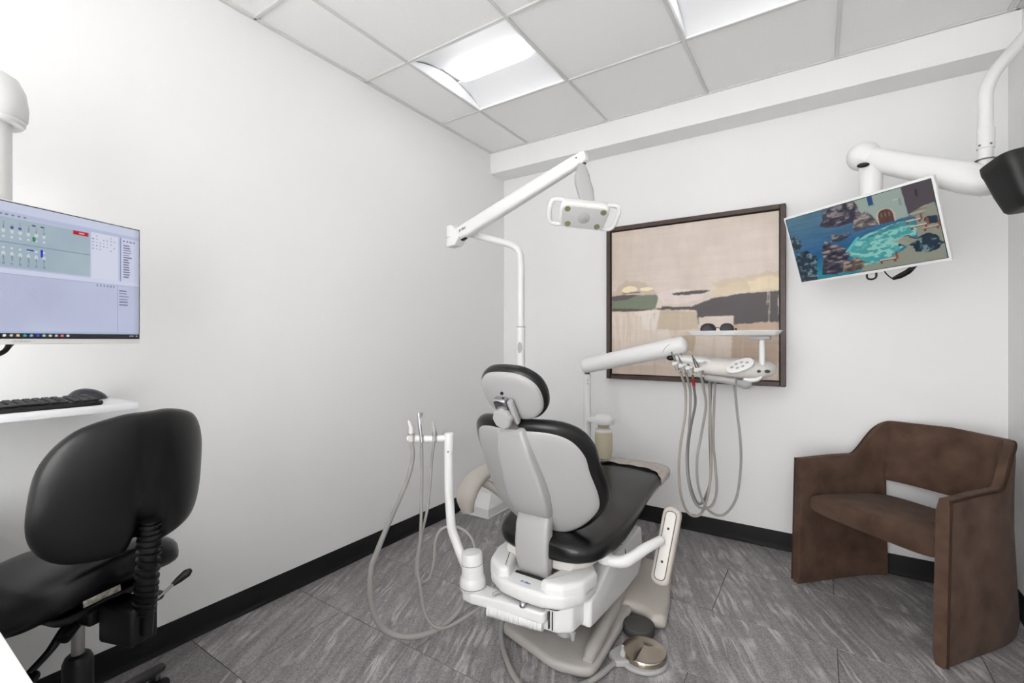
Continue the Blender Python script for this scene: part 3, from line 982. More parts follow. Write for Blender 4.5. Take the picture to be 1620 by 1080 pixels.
for t, dz in ((0.035, 0.004), (0.03, -0.014), (0.955, 0.004)):
    c = A0.lerp(A1, t) + cdir * (0.0225 if t > .5 else .0262) + upv * dz
    obj('screw_cap', MB().cyl(c - cdir * .002, c + cdir * 0.001, 0.0035, 10), 'plastic_dark', la)
obj('arm_slot', MB().box(A0.lerp(A1, 0.055) - upv * 0.034, (0.035, 0.02, 0.012), 0.003, 1, rot=frame((0, 0, 0), fdir, side, upv).to_3x3()), 'plastic_black', la)
obj('arm_slot', MB().box(A0.lerp(A1, 0.965) - upv * 0.024, (0.03, 0.018, 0.012), 0.004, 2, rot=frame((0, 0, 0), fdir, side, upv).to_3x3()), 'plastic_dark', la)
# head yoke
mb = MB()
tip = Vector((1.278, 1.758, 1.925))
loops = []
yk = [((1.276, 1.757, 1.925), .012, .010), ((1.277, 1.757, 1.90), .022, .014), ((1.279, 1.756, 1.875), .030, .018), ((1.284, 1.752, 1.845), .033, .02), ((1.296, 1.748, 1.81), .034, .018), ((1.306, 1.744, 1.77), .030, .017), ((1.308, 1.742, 1.73), .030, .017)]
exv = Vector((0.834, 0.552, 0)); eyv = Vector((-0.552, 0.834, 0))
for c, w, d in yk:
    c = Vector(c)
    loops.append([c + exv * (w * math.copysign(abs(math.cos(a)) ** .6, math.cos(a))) + eyv * (d * math.copysign(abs(math.sin(a)) ** .6, math.sin(a))) for a in [2 * math.pi * k / 24 for k in range(24)]])
obj('yoke', MB().loft(loops), 'plastic_lightgrey', ol_t, sharp=60)
# head: local X across, Y up in its face, Z out of the face (down and towards the chair)
fz = Vector((0.40, -0.66, -0.72)).normalized()
fx = Vector((0.834, 0.552, 0.0)); fx = (fx - fz * fx.dot(fz)).normalized()
Rr = Matrix.Rotation(R(-6), 3, fz); fx = Rr @ fx
fy = fz.cross(fx).normalized()
MHd = frame((1.300, 1.725, 1.700), fx, fy, fz)
hd = roundpoly([(-0.092, -0.055), (0.088, -0.055), (0.105, 0.055), (-0.105, 0.055)], 0.032, 6)
head = obj('lamp_head', MB().prism(hd, -0.038, 0.022, 0.018, MHd), 'plastic_white', ol_t, sharp=50)
fo = roundpoly([(-0.083, -0.046), (0.079, -0.046), (0.094, 0.045), (-0.094, 0.045)], 0.026, 6)
fo2 = offset2d(fo, -0.0035)
obj('seal', MB().prism(fo2, 0.018, 0.0232, 0.001, MHd), 'plastic_warm', head)
obj('lens_plate', MB().prism(fo, 0.018, 0.0245, 0.001, MHd), 'lamp_lens', head)
obj('lens_bulge', MB().lathe([(0.0001, 0), (0.024, 0), (0.024, 0.001), (0.018, 0.004), (0.0001, 0.006)], MHd @ Vector((0.0, 0.0, 0.024)), fz, 28), 'plastic_lightgrey', head)
for sx, sy in ((-1, -1), (1, -1), (1, 1), (-1, 1)):
    c = MHd @ Vector((sx * (0.066 + .006 * sy), sy * 0.032, 0.0245))
    obj('reflector_port', MB().lathe([(0.0001, 0), (0.012, 0), (0.011, 0.0012), (0.0001, 0.0012)], c, fz, 18), 'lamp_glass', head)
for s in (-1, 1):
    pts = [MHd @ Vector((s * a, b, c)) for a, b, c in [(0.088, 0.048, -0.012), (0.118, 0.050, -0.010), (0.136, 0.040, -0.005), (0.138, 0.0, 0.0), (0.128, -0.042, 0.0), (0.10, -0.052, 0.0), (0.078, -0.048, -0.004)]]
    obj('handle', MB().tube(pts, 0.0085, 12, 8), 'plastic_white', head, sharp=60)

# ================================================================== DELIVERY UNIT
du = thing('delivery_unit', 'white dental delivery unit on a post with handpieces and hanging hoses', 'dental unit', (0.941, 2.558, 0))
obj('post', MB().cyl((0.941, 2.558, 0.24), (0.941, 2.558, 0.99), 0.0225, 22), 'plastic_white', du)
obj('post_bracket', MB().tube([(1.12, 2.25, 0.24), (1.02, 2.42, 0.24), (0.96, 2.53, 0.245), (0.941, 2.558, 0.30)], 0.028, 16, 8), 'plastic_white', du, sharp=60)
for dz in (0, -.02):
    obj('post_screw', MB().cyl((0.952, 2.538, 0.955 + dz), (0.954, 2.534, 0.955 + dz), 0.003, 10), 'plastic_dark', du)
# arm: capsule tapering slightly
B0 = Vector((0.935, 2.555, 1.040)); B1 = Vector((1.485, 2.560, 1.165))
bd = (B1 - B0).normalized()
prof = []
Lb = (B1 - B0).length
for k in range(7):
    a = math.pi / 2 * k / 6
    prof.append((max(.0001, 0.045 * math.sin(a)), 0.03 * (1 - math.cos(a)) - 0.03))
for k in range(7):
    a = math.pi / 2 * k / 6
    prof.append((max(.0001, 0.05 * math.cos(a)), Lb + 0.032 * math.sin(a)))
arm = obj('swing_arm', MB().lathe(prof, B0, bd, 36), 'plastic_white', du, sharp=60)
obj('arm_pivot', MB().cyl((0.941, 2.558, 0.985), (0.941, 2.558, 1.012), 0.015, 18), 'plastic_dark', du)
# curved panel line on the arm and pivot under its end
obj('panel_line', MB().tube([B0.lerp(B1, .80) + Vector((0, -.030, -.036)), B0.lerp(B1, .84) + Vector((0, -.045, -.018)), B0.lerp(B1, .87) + Vector((0, -.0495, 0.004)), B0.lerp(B1, .91) + Vector((0, -.046, .018))], 0.0012, 6, 6), 'plastic_grey', arm)
obj('head_pivot', MB().cyl((1.470, 2.545, 1.125), (1.470, 2.545, 1.085), 0.022, 20), 'plastic_lightgrey', du)
obj('pivot_boot', MB().ellipsoid((1.435, 2.535, 1.098), (0.022, 0.016, 0.014)), 'plastic_black', du)
# control head: long flattened body along X
def hloop(x, yc, zc, dy, dz, n=2.6, seg=28):
    lp = []
    for k in range(seg):
        a = 2 * math.pi * k / seg
        c, s = math.cos(a), math.sin(a)
        lp.append(Vector((x, yc + dy * math.copysign(abs(c) ** (2 / n), c), zc + dz * math.copysign(abs(s) ** (2 / n), s))))
    return lp
mb = MB().loft([hloop(*a) for a in [(1.468, 2.50, 1.085, .03, .012), (1.478, 2.49, 1.083, .06, .024), (1.50, 2.485, 1.078, .085, .034), (1.56, 2.48, 1.070, .095, .042),
                                    (1.66, 2.48, 1.062, .10, .048), (1.76, 2.48, 1.057, .10, .05), (1.85, 2.485, 1.055, .09, .046), (1.90, 2.49, 1.055, .07, .038), (1.925, 2.495, 1.055, .04, .022), (1.93, 2.495, 1.055, .015, .01)]])
hb = obj('control_head', mb, 'plastic_warm', du, sharp=60)
mb = MB().loft([hloop(*a) for a in [(1.475, 2.47, 1.098, .03, .008), (1.49, 2.462, 1.098, .06, .016), (1.54, 2.455, 1.096, .085, .021), (1.60, 2.455, 1.092, .088, .022), (1.66, 2.458, 1.085, .07, .018), (1.695, 2.462, 1.08, .04, .01), (1.705, 2.465, 1.08, .015, .004)]])
obj('top_cover', mb, 'plastic_white', hb, sharp=60)
obj('thumb_dimple', MB().dish([(0.022 * math.cos(a * math.pi / 12), 0.012 * math.sin(a * math.pi / 12)) for a in range(24)], 0.001, 0.002, 0, 1, 3, frame((1.625, 2.377, 1.085), (1, 0, 0), (0, 0.5, 0.87), (0, -0.87, 0.5)), 5), 'plastic_lightgrey', hb)
# control pad
kp = frame((1.785, 2.372, 1.072), (0.92, 0.05, 0.40), (-0.33, 0.5, 0.8), (0.12, -0.86, 0.5))
ex = Vector((0.93, 0.0, 0.37)).normalized(); ez = Vector((0.1, -0.80, 0.6)); ez = (ez - ex * ez.dot(ex)).normalized(); ey = ez.cross(ex)
kp = frame((1.79, 2.378, 1.075), ex, ey, ez)
kpo = [(0.062 * math.copysign(abs(math.cos(a)) ** .85, math.cos(a)), 0.032 * math.copysign(abs(math.sin(a)) ** .85, math.sin(a))) for a in [2 * math.pi * k / 36 for k in range(36)]]
kpad = obj('keypad', MB().prism(kpo, -0.012, 0.006, 0.004, kp), 'plastic_white', du, sharp=50)
for i, (x, yv) in enumerate([(-.034, 0.002), (-.012, .011), (.012, .011), (-.012, -.011), (.012, -.011), (.034, 0)]):
    obj('key', MB().dish([(x + .008 * math.cos(a * math.pi / 8), yv + .006 * math.sin(a * math.pi / 8)) for a in range(16)], 0.0014, 0.001, 0, 1, 3, Matrix.Translation(ez * .006) @ kp, 4), 'plastic_lightgrey', kpad)
for dx in (-.02, .012, .05):
    obj('switch', MB().ellipsoid((1.85 + dx, 2.405, 1.045 + .006 * (dx > 0)), (.012, .006, .008)), 'plastic_dark', du)
# grip handle below
obj('grip_handle', MB().cyl((1.635, 2.395, 1.012), (1.775, 2.375, 1.000), 0.016, 20, bevel=0.005), 'plastic_lightgrey', du)
obj('grip_bracket', MB().tube([(1.76, 2.40, 1.00), (1.80, 2.42, 0.985), (1.815, 2.44, 0.985), (1.80, 2.46, 1.01)], [.014, .02, .018, .016], 14, 6), 'plastic_lightgrey', du, sharp=60)
# handpiece holders and handpieces
holders = [(1.497, 2.405, 1.076), (1.530, 2.392, 1.066), (1.566, 2.380, 1.058), (1.610, 2.368, 1.050)]
for i, (hx, hy, hz) in enumerate(holders):
    d = Vector((-0.30, -0.55, 0.50)).normalized()
    c = Vector((hx, hy, hz))
    mb = MB().tube([c + Vector((0.012, 0.05, -0.002)), c + Vector((0.006, 0.02, 0.002)), c + Vector((-0.002, -0.012, 0.0)), c + Vector((-0.004, -0.03, -0.004))], [.016, .019, .018, .010], 14, 5, flat=(1, .7))
    h = obj('instrument_holder', mb, 'plastic_white', du, sharp=60)
    obj('holder_collar', MB().lathe([(0.0001, -.022), (0.007, -.022), (0.012, -0.004), (0.013, 0.008), (0.0001, 0.008)], c + Vector((0.006, -.022, -0.012)), Vector((-0.25, -.2, 1)), 16), 'plastic_lightgrey', h)
    hdv = Vector((-0.42, 0.1, 0.9)).normalized()
    c0 = c + Vector((0.0, -.014, 0.008))
    if i == 0:
        hp = MB().tube([c0, c0 + hdv * .03, c0 + hdv * .055], [.006, .005, .004], 12, 4)
    elif i == 1:
        hp = MB().tube([c0, c0 + hdv * .018, c0 + hdv * .03, c0 + hdv * .055], [.006, .006, .003, .002], 12, 4)
    elif i == 2:
        hp = MB().tube([c0, c0 + hdv * .008, c0 + hdv * .014], [.006, .006, .003], 12, 4)
    else:
        hp = MB().lathe([(0.0001, 0), (.008, 0), (.009, .012), (.008, .03), (.006, .05), (.003, .054), (.0025, .068), (.0001, .07)], c0, hdv, 16)
    obj('handpiece', hp, 'handpiece_steel', du, sharp=50)
HOSES = [
 [(1.517, 2.40, 1.035), (1.527, 2.43, 0.98), (1.531, 2.454, 0.92), (1.529, 2.45, 0.809), (1.511, 2.434, 0.668), (1.504, 2.427, 0.548), (1.512, 2.429, 0.418), (1.536, 2.442, 0.333), (1.57, 2.462, 0.304), (1.604, 2.481, 0.325), (1.63, 2.495, 0.421), (1.643, 2.501, 0.552), (1.641, 2.497, 0.753), (1.636, 2.491, 1.02)],
 [(1.546, 2.39, 1.03), (1.553, 2.42, 0.98), (1.556, 2.446, 0.913), (1.551, 2.44, 0.753), (1.541, 2.43, 0.613), (1.548, 2.431, 0.494), (1.57, 2.442, 0.395), (1.604, 2.461, 0.351), (1.65, 2.489, 0.367), (1.669, 2.498, 0.447), (1.663, 2.491, 0.577), (1.656, 2.483, 0.717), (1.666, 2.486, 1.02)],
 [(1.580, 2.38, 1.02), (1.580, 2.41, 0.96), (1.579, 2.444, 0.874), (1.559, 2.435, 0.754), (1.547, 2.43, 0.634), (1.55, 2.436, 0.503), (1.572, 2.454, 0.402), (1.596, 2.474, 0.366), (1.621, 2.493, 0.41), (1.639, 2.509, 0.509), (1.635, 2.51, 0.75), (1.641, 2.518, 1.02)],
 [(1.622, 2.365, 1.02), (1.627, 2.40, 0.96), (1.63, 2.44, 0.868), (1.61, 2.429, 0.721), (1.594, 2.415, 0.604), (1.599, 2.414, 0.477), (1.633, 2.432, 0.37), (1.682, 2.461, 0.332), (1.724, 2.484, 0.353), (1.761, 2.505, 0.432), (1.777, 2.512, 0.58), (1.775, 2.507, 0.707), (1.762, 2.494, 0.854), (1.749, 2.481, 1.02)]]
for i, h in enumerate(HOSES):
    obj('hose', MB().tube(h, 0.0062, 10, 8), ['hose_warm', 'hose_grey', 'hose_dark', 'hose_grey'][i], du, sharp=60)
obj('hose_ring', MB().cyl((1.5805, 2.388, 1.005), (1.580, 2.41, 0.965), 0.0075, 12), 'red_ring', du, label='small red ring on one hose')
# tray post and bracket
obj('tray_arm', MB().tube([(1.80, 2.43, 1.01), (1.84, 2.43, 1.008), (1.865, 2.43, 1.02), (1.875, 2.43, 1.05), (1.876, 2.43, 1.12), (1.876, 2.43, 1.195)], 0.0125, 14, 6), 'plastic_white', du, sharp=60)
obj('tray_bracket', MB().box((1.868, 2.43, 1.205), (0.085, 0.07, 0.018), 0.003, 2), 'plastic_lightgrey', du)
# water bottle and its cap, hung from the post
wb = obj('bottle_bracket', MB().box((0.985, 2.552, 0.722), (0.08, 0.05, 0.03), 0.008, 2), 'plastic_white', du)
obj('bottle_cap', MB().lathe([(0.0001, 0), (0.058, 0), (0.060, 0.004), (0.060, 0.026), (0.056, 0.034), (0.040, 0.048), (0.022, 0.054), (0.0001, 0.055)], (1.050, 2.546, 0.708), seg=32), 'plastic_white', du)
obj('water_bottle', MB().lathe([(0.0001, -.205), (0.034, -.205), (0.046, -.195), (0.051, -.15), (0.051, -.075), (0.047, -.045), (0.036, -.028), (0.032, -.022), (0.034, -.016), (0.034, -.004), (0.0001, -.003)], (1.050, 2.546, 0.708), seg=32), 'bottle_plastic', du, label='translucent cream water bottle')
obj('bottle_collar', MB().lathe([(0.034, -.047), (0.0485, -.047), (0.046, -.034), (0.037, -.027), (0.034, -.027)], (1.050, 2.546, 0.708), seg=32), 'plastic_white', du)

# ------------------------------------------------------------------ tray and glasses
tr = thing('instrument_tray', 'empty white plastic instrument tray on the delivery unit', 'tray', (1.755, 2.44, 1.2145))
to = roundpoly([(1.56, 2.33), (1.95, 2.33), (1.95, 2.55), (1.56, 2.55)], 0.03, 5)
mb = MB()
lo = []
for d, z in [(0.022, 1.2145), (0.012, 1.220), (0.002, 1.232), (-0.006, 1.236), (-0.006, 1.2375), (0.004, 1.2365), (0.014, 1.2245), (0.024, 1.2185)]:
    lo.append([Vector((p[0], p[1], z)) for p in offset2d(to, d)])
mb.loft(lo)
obj('tray_body', mb, 'tray_white', tr, sharp=50)
mb = MB().box((1.75, 2.324, 1.221), (0.05, 0.014, 0.004), 0.0015, 1)
obj('tray_lip', mb, 'tray_white', tr)

gl = thing('safety_glasses', 'dark sunglasses folded on the white instrument tray', 'sunglasses', (1.69, 2.44, 1.2185), R(15))
for s, w in ((-1, .034), (1, .030)):
    Ml = frame(Vector((1.690 + s * 0.040, 2.405 + s * 0.010, 1.249)), (0.966 - .1 * s, 0.26, 0), (0, 0.25, 0.97), (0.25, -0.93, 0.25))
    lo = [(p.x, p.y) for p in catmull([(-w, -.004, 0), (-w * .85, .017, 0), (-w * .2, .026, 0), (w * .6, .021, 0), (w, .0, 0), (w * .75, -.019, 0), (0, -.023, 0), (-w * .8, -.018, 0)], 5, True)]
    l = obj('lens', MB().dish(lo, 0.004, 0.0, -0.006, .034, 3, Ml, 6), 'sun_lens', gl, sharp=60)
    obj('rim', MB().tube([Ml @ Vector((a, b, -0.002 - .006 * (a / .034) ** 2)) for a, b in lo], 0.0016, 6, 1, smooth=False, closed=True), 'plastic_black', l)
obj('nose_bridge', MB().tube([(1.680, 2.400, 1.250), (1.690, 2.399, 1.254), (1.700, 2.403, 1.250)], 0.002, 8, 5), 'plastic_black', gl)
obj('temple', MB().tube([(1.619, 2.395, 1.246), (1.613, 2.41, 1.246), (1.62, 2.47, 1.230), (1.65, 2.50, 1.222)], [.003, .004, .003, .003], 8, 5), 'plastic_black', gl)
obj('temple', MB().tube([(1.762, 2.428, 1.246), (1.766, 2.44, 1.246), (1.750, 2.49, 1.230), (1.71, 2.51, 1.222)], [.003, .004, .003, .003], 8, 5), 'plastic_black', gl)

# ================================================================== ASSISTANT'S ARM
aa = thing('assistant_arm', 'white assistant arm with suction hoses left of the dental chair', 'dental unit', (0.99, 1.404, 0))
obj('joint_base', MB().lathe([(0.0001, 0), (0.046, 0), (0.050, 0.006), (0.050, 0.03), (0.047, 0.045), (0.042, 0.052), (0.0001, 0.052)], (0.985, 1.404, 0.238), seg=32), 'plastic_white', aa)
obj('joint_seam', MB().lathe([(0.045, 0), (0.0508, 0), (0.0508, 0.0025), (0.045, 0.0025)], (0.985, 1.404, 0.252), seg=32), 'plastic_grey', aa)
jt = obj('joint_cap', MB().lathe([(0.0001, 0), (0.042, 0), (0.041, 0.04), (0.040, 0.085), (0.037, 0.092), (0.0001, 0.096)], (0.985, 1.404, 0.286), axis=(-.06, 0, 1), seg=32), 'plastic_white', aa)
obj('cap_seam', MB().lathe([(0.038, 0), (0.0414, 0), (0.0412, 0.002), (0.038, 0.002)], (0.982, 1.404, 0.335), axis=(-.06, 0, 1), seg=32), 'plastic_grey', jt)
mb = MB()
ap = roundpoly([(0.955, 1.365), (1.01, 1.36), (1.16, 1.385), (1.30, 1.40), (1.30, 1.455), (1.15, 1.445), (1.0, 1.45), (0.95, 1.44)], [.03, .02, .05, .02, .02, .05, .02, .03])
mb.prism(ap, 0.205, 0.245, 0.008)
link = obj('link_arm', mb, 'plastic_white', aa)
obj('link_step', MB().box((1.10, 1.425, 0.252), (0.012, 0.07, 0.012), 0.002, 1, rot=Matrix.Rotation(R(-20), 3, 'Z')), 'plastic_lightgrey', link)
obj('link_bolt', MB().lathe([(0.0001, 0), (0.013, 0), (0.014, 0.004), (0.012, 0.012), (0.008, 0.016), (0.0001, 0.017)], (1.215, 1.40, 0.245), seg=20), 'chrome', link)
mb = MB()
N = 26
pts = [Vector((1.075, 1.385, 0.198)).lerp(Vector((1.285, 1.425, 0.190)), k / (N * 4)) for k in range(N * 4 + 1)]
rad = [0.0225 + (0.0016 if (k % 4) < 2 else -0.0012) for k in range(N * 4 + 1)]
mb.tube(pts, rad, 16, 1, smooth=False)
obj('ribbed_cover', mb, 'plastic_white', aa, sharp=25)
obj('post', MB().tube([(0.968, 1.402, 0.305), (0.945, 1.400, 0.33), (0.915, 1.394, 0.395), (0.895, 1.387, 0.45), (0.889, 1.385, 0.50), (0.884, 1.382, 0.60), (0.883, 1.381, 0.775)], [0.017, 0.0175, 0.018, 0.018, 0.018, 0.018, 0.0175], 18, 8), 'plastic_white', aa, sharp=60)
hb2 = obj('holder_hub', MB().lathe([(0.0001, 0), (0.012, 0.0), (0.017, 0.008), (0.019, 0.02), (0.019, 0.078), (0.017, 0.082), (0.0001, 0.083)], (0.884, 1.382, 0.748), seg=24), 'plastic_white', aa)
obj('hub_screw', MB().cyl((0.893, 1.366, 0.760), (0.894, 1.364, 0.760), 0.003, 10), 'plastic_black', hb2)
H0, H1 = Vector((0.873, 1.376, 0.808)), Vector((0.748, 1.292, 0.806))
hd_ = (H1 - H0).normalized()
obj('holder_bar', MB().cyl(H0, H1, 0.0135, 20, bevel=0.003), 'plastic_white', aa)
obj('bar_cap', MB().cyl(H1 - hd_ * .002, H1 + hd_ * 0.003, 0.012, 20, bevel=0.002), 'plastic_lightgrey', aa)
for t in (0.28, 0.62, 0.88):
    c = H0.lerp(H1, t)
    obj('holder_ring', MB().cyl(c - hd_ * .008, c + hd_ * .008, 0.0155, 20, bevel=0.002), 'plastic_lightgrey', aa)
front = Vector((0.55, -0.83, 0)) * 0.018
c1, c2, c3 = H0.lerp(H1, .88) + front, H0.lerp(H1, .62) + front, H0.lerp(H1, .28) + front
lean_v = Vector((-0.10, -0.05, 1)).normalized()
vt = obj('suction_tip', MB().tube([c1 + Vector((0, 0, -.005)), c1 + Vector((0, 0, .03)), c1 + Vector((-.003, 0, .05)), c1 + Vector((-.010, -.005, .075))], [.011, .011, .008, .005], 14, 6), 'plastic_warm', aa, sharp=60)
obj('suction_valve', MB().cyl(c1 + Vector((0, 0, .018)), c1 + Vector((0, 0, .026)), .0125, 16), 'steel', aa)
obj('syringe', MB().tube([c2 + Vector((0.002, 0, -.01)), c2 + lean_v * .05, c2 + lean_v * .105], [.006, .007, .005], 12, 6), 'chrome', aa, sharp=60)
obj('syringe_button', MB().tube([c2 + lean_v * .06 + Vector((.006, 0, 0)), c2 + lean_v * .09 + Vector((.010, .003, 0)), c2 + lean_v * .106 + Vector((.014, .005, 0))], [.003, .004, .005], 10, 4), 'chrome', aa)
obj('saliva_ejector', MB().tube([c3 + Vector((0, 0, -.005)), c3 + Vector((0, 0, .03)), c3 + Vector((-.004, 0, .05)), c3 + Vector((-.008, 0, .07))], [.009, .008, .006, .003], 12, 6), 'plastic_lightgrey', aa, sharp=60)
obj('ejector_valve', MB().cyl(c3 + Vector((0, 0, .014)), c3 + Vector((0, 0, .03)), .0095, 14), 'steel', aa)
vac = [tuple(c1), (0.779, 1.288, 0.734), (0.76, 1.275, 0.643), (0.711, 1.242, 0.507), (0.669, 1.215, 0.388), (0.646, 1.2, 0.306), (0.643, 1.197, 0.215), (0.654, 1.205, 0.134), (0.681, 1.222, 0.079), (0.726, 1.253, 0.047), (0.787, 1.293, 0.043), (0.847, 1.333, 0.063), (0.901, 1.368, 0.106), (0.938, 1.393, 0.161), (0.954, 1.403, 0.213)]
h2 = [tuple(c2), (0.8, 1.317, 0.666), (0.801, 1.31, 0.449), (0.797, 1.298, 0.307), (0.811, 1.299, 0.238), (0.828, 1.302, 0.151), (0.855, 1.312, 0.106), (0.89, 1.326, 0.093), (0.932, 1.346, 0.11), (0.996, 1.379, 0.159), (1.055, 1.40, 0.208)]
h3 = [tuple(c3), (0.827, 1.345, 0.726), (0.815, 1.337, 0.55), (0.788, 1.32, 0.403), (0.774, 1.31, 0.301), (0.78, 1.314, 0.259), (0.796, 1.325, 0.244), (0.819, 1.34, 0.264), (0.834, 1.35, 0.329), (0.838, 1.353, 0.403), (0.857, 1.365, 0.449), (0.892, 1.40, 0.46), (0.935, 1.428, 0.435), (0.958, 1.442, 0.393), (0.965, 1.440, 0.335)]
obj('hose', MB().tube(vac, [.0085, .0085, .009, .010, .011, .011, .011, .011, .011, .011, .011, .010, .010, .010], 12, 8), 'hose_grey', aa, sharp=60)
obj('hose', MB().tube(h2, 0.0062, 10, 8), 'hose_grey', aa, sharp=60)
obj('hose', MB().tube(h3, 0.0055, 10, 8), 'hose_grey', aa, sharp=60)

# ================================================================== FOOT CONTROL
fc = thing('foot_control', 'metal disc foot pedal with a grey cord on the floor', 'foot pedal', (1.545, 1.72, 0))
pb = [(1.545 + 0.092 * math.cos(a), 1.715 + 0.092 * math.sin(a)) for a in [2 * math.pi * k / 40 for k in range(40)]]
obj('base', MB().prism(pb, 0.001, 0.016, 0.005), 'plastic_lightgrey', fc)
obj('cord_block', MB().prism(roundpoly([(1.435, 1.655), (1.475, 1.615), (1.535, 1.655), (1.50, 1.725), (1.465, 1.745)], .012), 0.001, 0.024, 0.005), 'plastic_lightgrey', fc)
obj('pedal_disc', MB().lathe([(0.0001, .0), (0.078, .0), (0.082, .004), (0.082, .018), (0.079, .022), (0.0001, .034)], (1.55, 1.72, 0.014), seg=48), 'brass', fc)
mb = MB()
cc = Vector((1.55, 1.72, 0.047))
pts = []
for k in range(13):
    a = R(-95 + k * 10)
    pts.append(Vector((1.55 + .079 * math.cos(a), 1.72 + .079 * math.sin(a), 0.040)))
vs = [cc + Vector((0, 0, .006))] + pts + [p - Vector((0, 0, .006)) for p in pts] + [cc - Vector((0, 0, .008))]
npt = len(pts)
fs = [[0, i + 1, i + 2] for i in range(npt - 1)] + [[i + 1, i + 2, i + 2 + npt, i + 1 + npt][::-1] for i in range(npt - 1)]
fs += [[0, 1, 1 + npt, 2 * npt + 1], [0, npt, 2 * npt, 2 * npt + 1][::-1]] + [[2 * npt + 1, i + 2 + npt, i + 1 + npt] for i in range(npt - 1)]
obj('pedal_wedge', MB().add(vs, fs), 'pedal_steel', fc, sharp=12)
obj('toggle', MB().lathe([(0.0001, 0), (.010, 0), (.011, .012), (.006, .02), (.004, .034), (.005, .038), (.0001, .042)], (1.488, 1.662, 0.022), seg=16), 'plastic_lightgrey', fc)
cord = [(1.475, 1.645, 0.014), (1.465, 1.60, 0.012), (1.445, 1.52, 0.012), (1.424, 1.466, 0.012), (1.37, 1.37, 0.012), (1.30, 1.325, 0.012), (1.22, 1.345, 0.012), (1.15, 1.404, 0.012), (1.079, 1.482, 0.012), (1.0, 1.545, 0.014), (0.975, 1.63, 0.018), (0.99, 1.73, 0.06), (1.04, 1.80, 0.12), (1.10, 1.84, 0.17)]
cord = [(1.475, 1.645, 0.014), (1.465, 1.60, 0.012), (1.449, 1.53, 0.012), (1.424, 1.466, 0.012), (1.36, 1.37, 0.012), (1.29, 1.33, 0.012), (1.22, 1.352, 0.012), (1.15, 1.404, 0.012), (1.085, 1.466, 0.012), (1.03, 1.53, 0.02), (1.012, 1.585, 0.058), (1.03, 1.66, 0.090), (1.075, 1.72, 0.115), (1.13, 1.75, 0.16)]
obj('cord', MB().tube(cord, 0.0105, 12, 8), 'hose_grey', fc, sharp=60)

# white cover box on the floor by the left wall
fb = thing('floor_box', 'white wedge shaped utility cover on the floor by the left wall', 'floor box', (0.14, 2.62, 0))
loops = []
def wl(y0, y1, x0, x1, z): return [Vector((x0, y0, z)), Vector((x1, y0, z)), Vector((x1, y1, z)), Vector((x0, y1, z))]
mb = MB().loft([wl(2.49, 2.86, 0.02, 0.255, 0.001), wl(2.50, 2.85, 0.025, 0.25, 0.055), wl(2.60, 2.80, 0.03, 0.20, 0.125)])
obj('cover', mb, 'plastic_white', fb, sharp=20)
obj('flange', MB().box((0.138, 2.675, 0.003), (0.255, 0.39, 0.004), 0.001, 1), 'plastic_white', fb)

# ================================================================== PAINTING
pt = thing('framed_painting', 'large abstract beige and charcoal painting in a brown frame on the back wall', 'painting', (1.413, 3.02, 0.931))
PX0, PX1, PZ0, PZ1 = 0.884, 1.942, 0.931, 1.958
FWD = 2.995
mb = MB()
def fbar(a, b, z0, z1, name='frame_bar'):
    return obj(name, MB().box(((a + b) / 2, (FWD + YB) / 2, (z0 + z1) / 2), (b - a, YB - FWD - .004, z1 - z0), 0.003, 1), 'frame_wood', pt)
fw = 0.028
fbar(PX0, PX0 + fw, PZ0, PZ1); fbar(PX1 - fw, PX1, PZ0, PZ1)
fbar(PX0 + fw, PX1 - fw, PZ0, PZ0 + fw); fbar(PX0 + fw, PX1 - fw, PZ1 - fw, PZ1)
obj('backing', MB().box(((PX0 + PX1) / 2, 3.035, (PZ0 + PZ1) / 2), (PX1 - PX0 - .03, 0.012, PZ1 - PZ0 - .03)), 'frame_gap', pt)
cv = Canvas(300, 296, (216, 202, 192))
cv.brush = 0.18
n1 = cv.noise(4, 4, 4); n2 = cv.noise(30, 8, 3); n3 = cv.noise(6, 60, 3)
cv.fill((n1 > .5) * (n1 - .5) * 3, (205, 190, 176), .7)
cv.fill(np.clip((.3 - cv.X) * 3, 0, 1) * np.clip((cv.Y - .45) * 4, 0, 1), (206, 189, 170), .6)
cv.fill(cv.poly([(0, .56), (.1, .66), (.22, .63), (.3, .56), (.42, .55), (.3, .53), (0, .52)], .02), (190, 170, 150), .55)
cv.fill(cv.poly([(.62, .60), (.80, .62), (1, .66), (1, .60), (.7, .55)], .02), (206, 188, 164), .7)
# lower fields
cv.fill(cv.rect(0, 1, 0, .46), (218, 203, 190))
cv.fill(cv.poly([(0, .45), (.33, .44), (.31, .30), (.40, .28), (.38, .05), (0, .04)], .01), (222, 207, 194))
cv.fill(cv.poly([(.20, .44), (.34, .435), (.30, .30), (.22, .32)], .01), (226, 216, 208))
cv.fill(cv.poly([(.33, .45), (.44, .43), (.56, .42), (.56, .31), (.46, .30), (.31, .31)], .008), (198, 182, 162))
cv.fill(cv.poly([(.31, .30), (.38, .31), (.40, .22), (.32, .20)], .01), (226, 214, 202))
cv.fill(cv.poly([(.40, .26), (.55, .27), (.54, .16), (.42, .17)], .008), (188, 168, 140))
cv.fill(cv.poly([(.55, .28), (.75, .27), (.74, .06), (.57, .06)], .008), (220, 205, 192))
cv.fill(cv.poly([(.76, .33), (1, .34), (1, 0), (.74, 0), (.75, .18)], .008), (182, 162, 146))
cv.fill(cv.poly([(.0, .06), (.3, .07), (.7, .02), (1, .06), (1, 0), (0, 0)], .012), (212, 192, 178), .8)
cv.fill((cv.noise(70, 6, 2) > .62) * (cv.Y < .45), (200, 182, 164), .35)
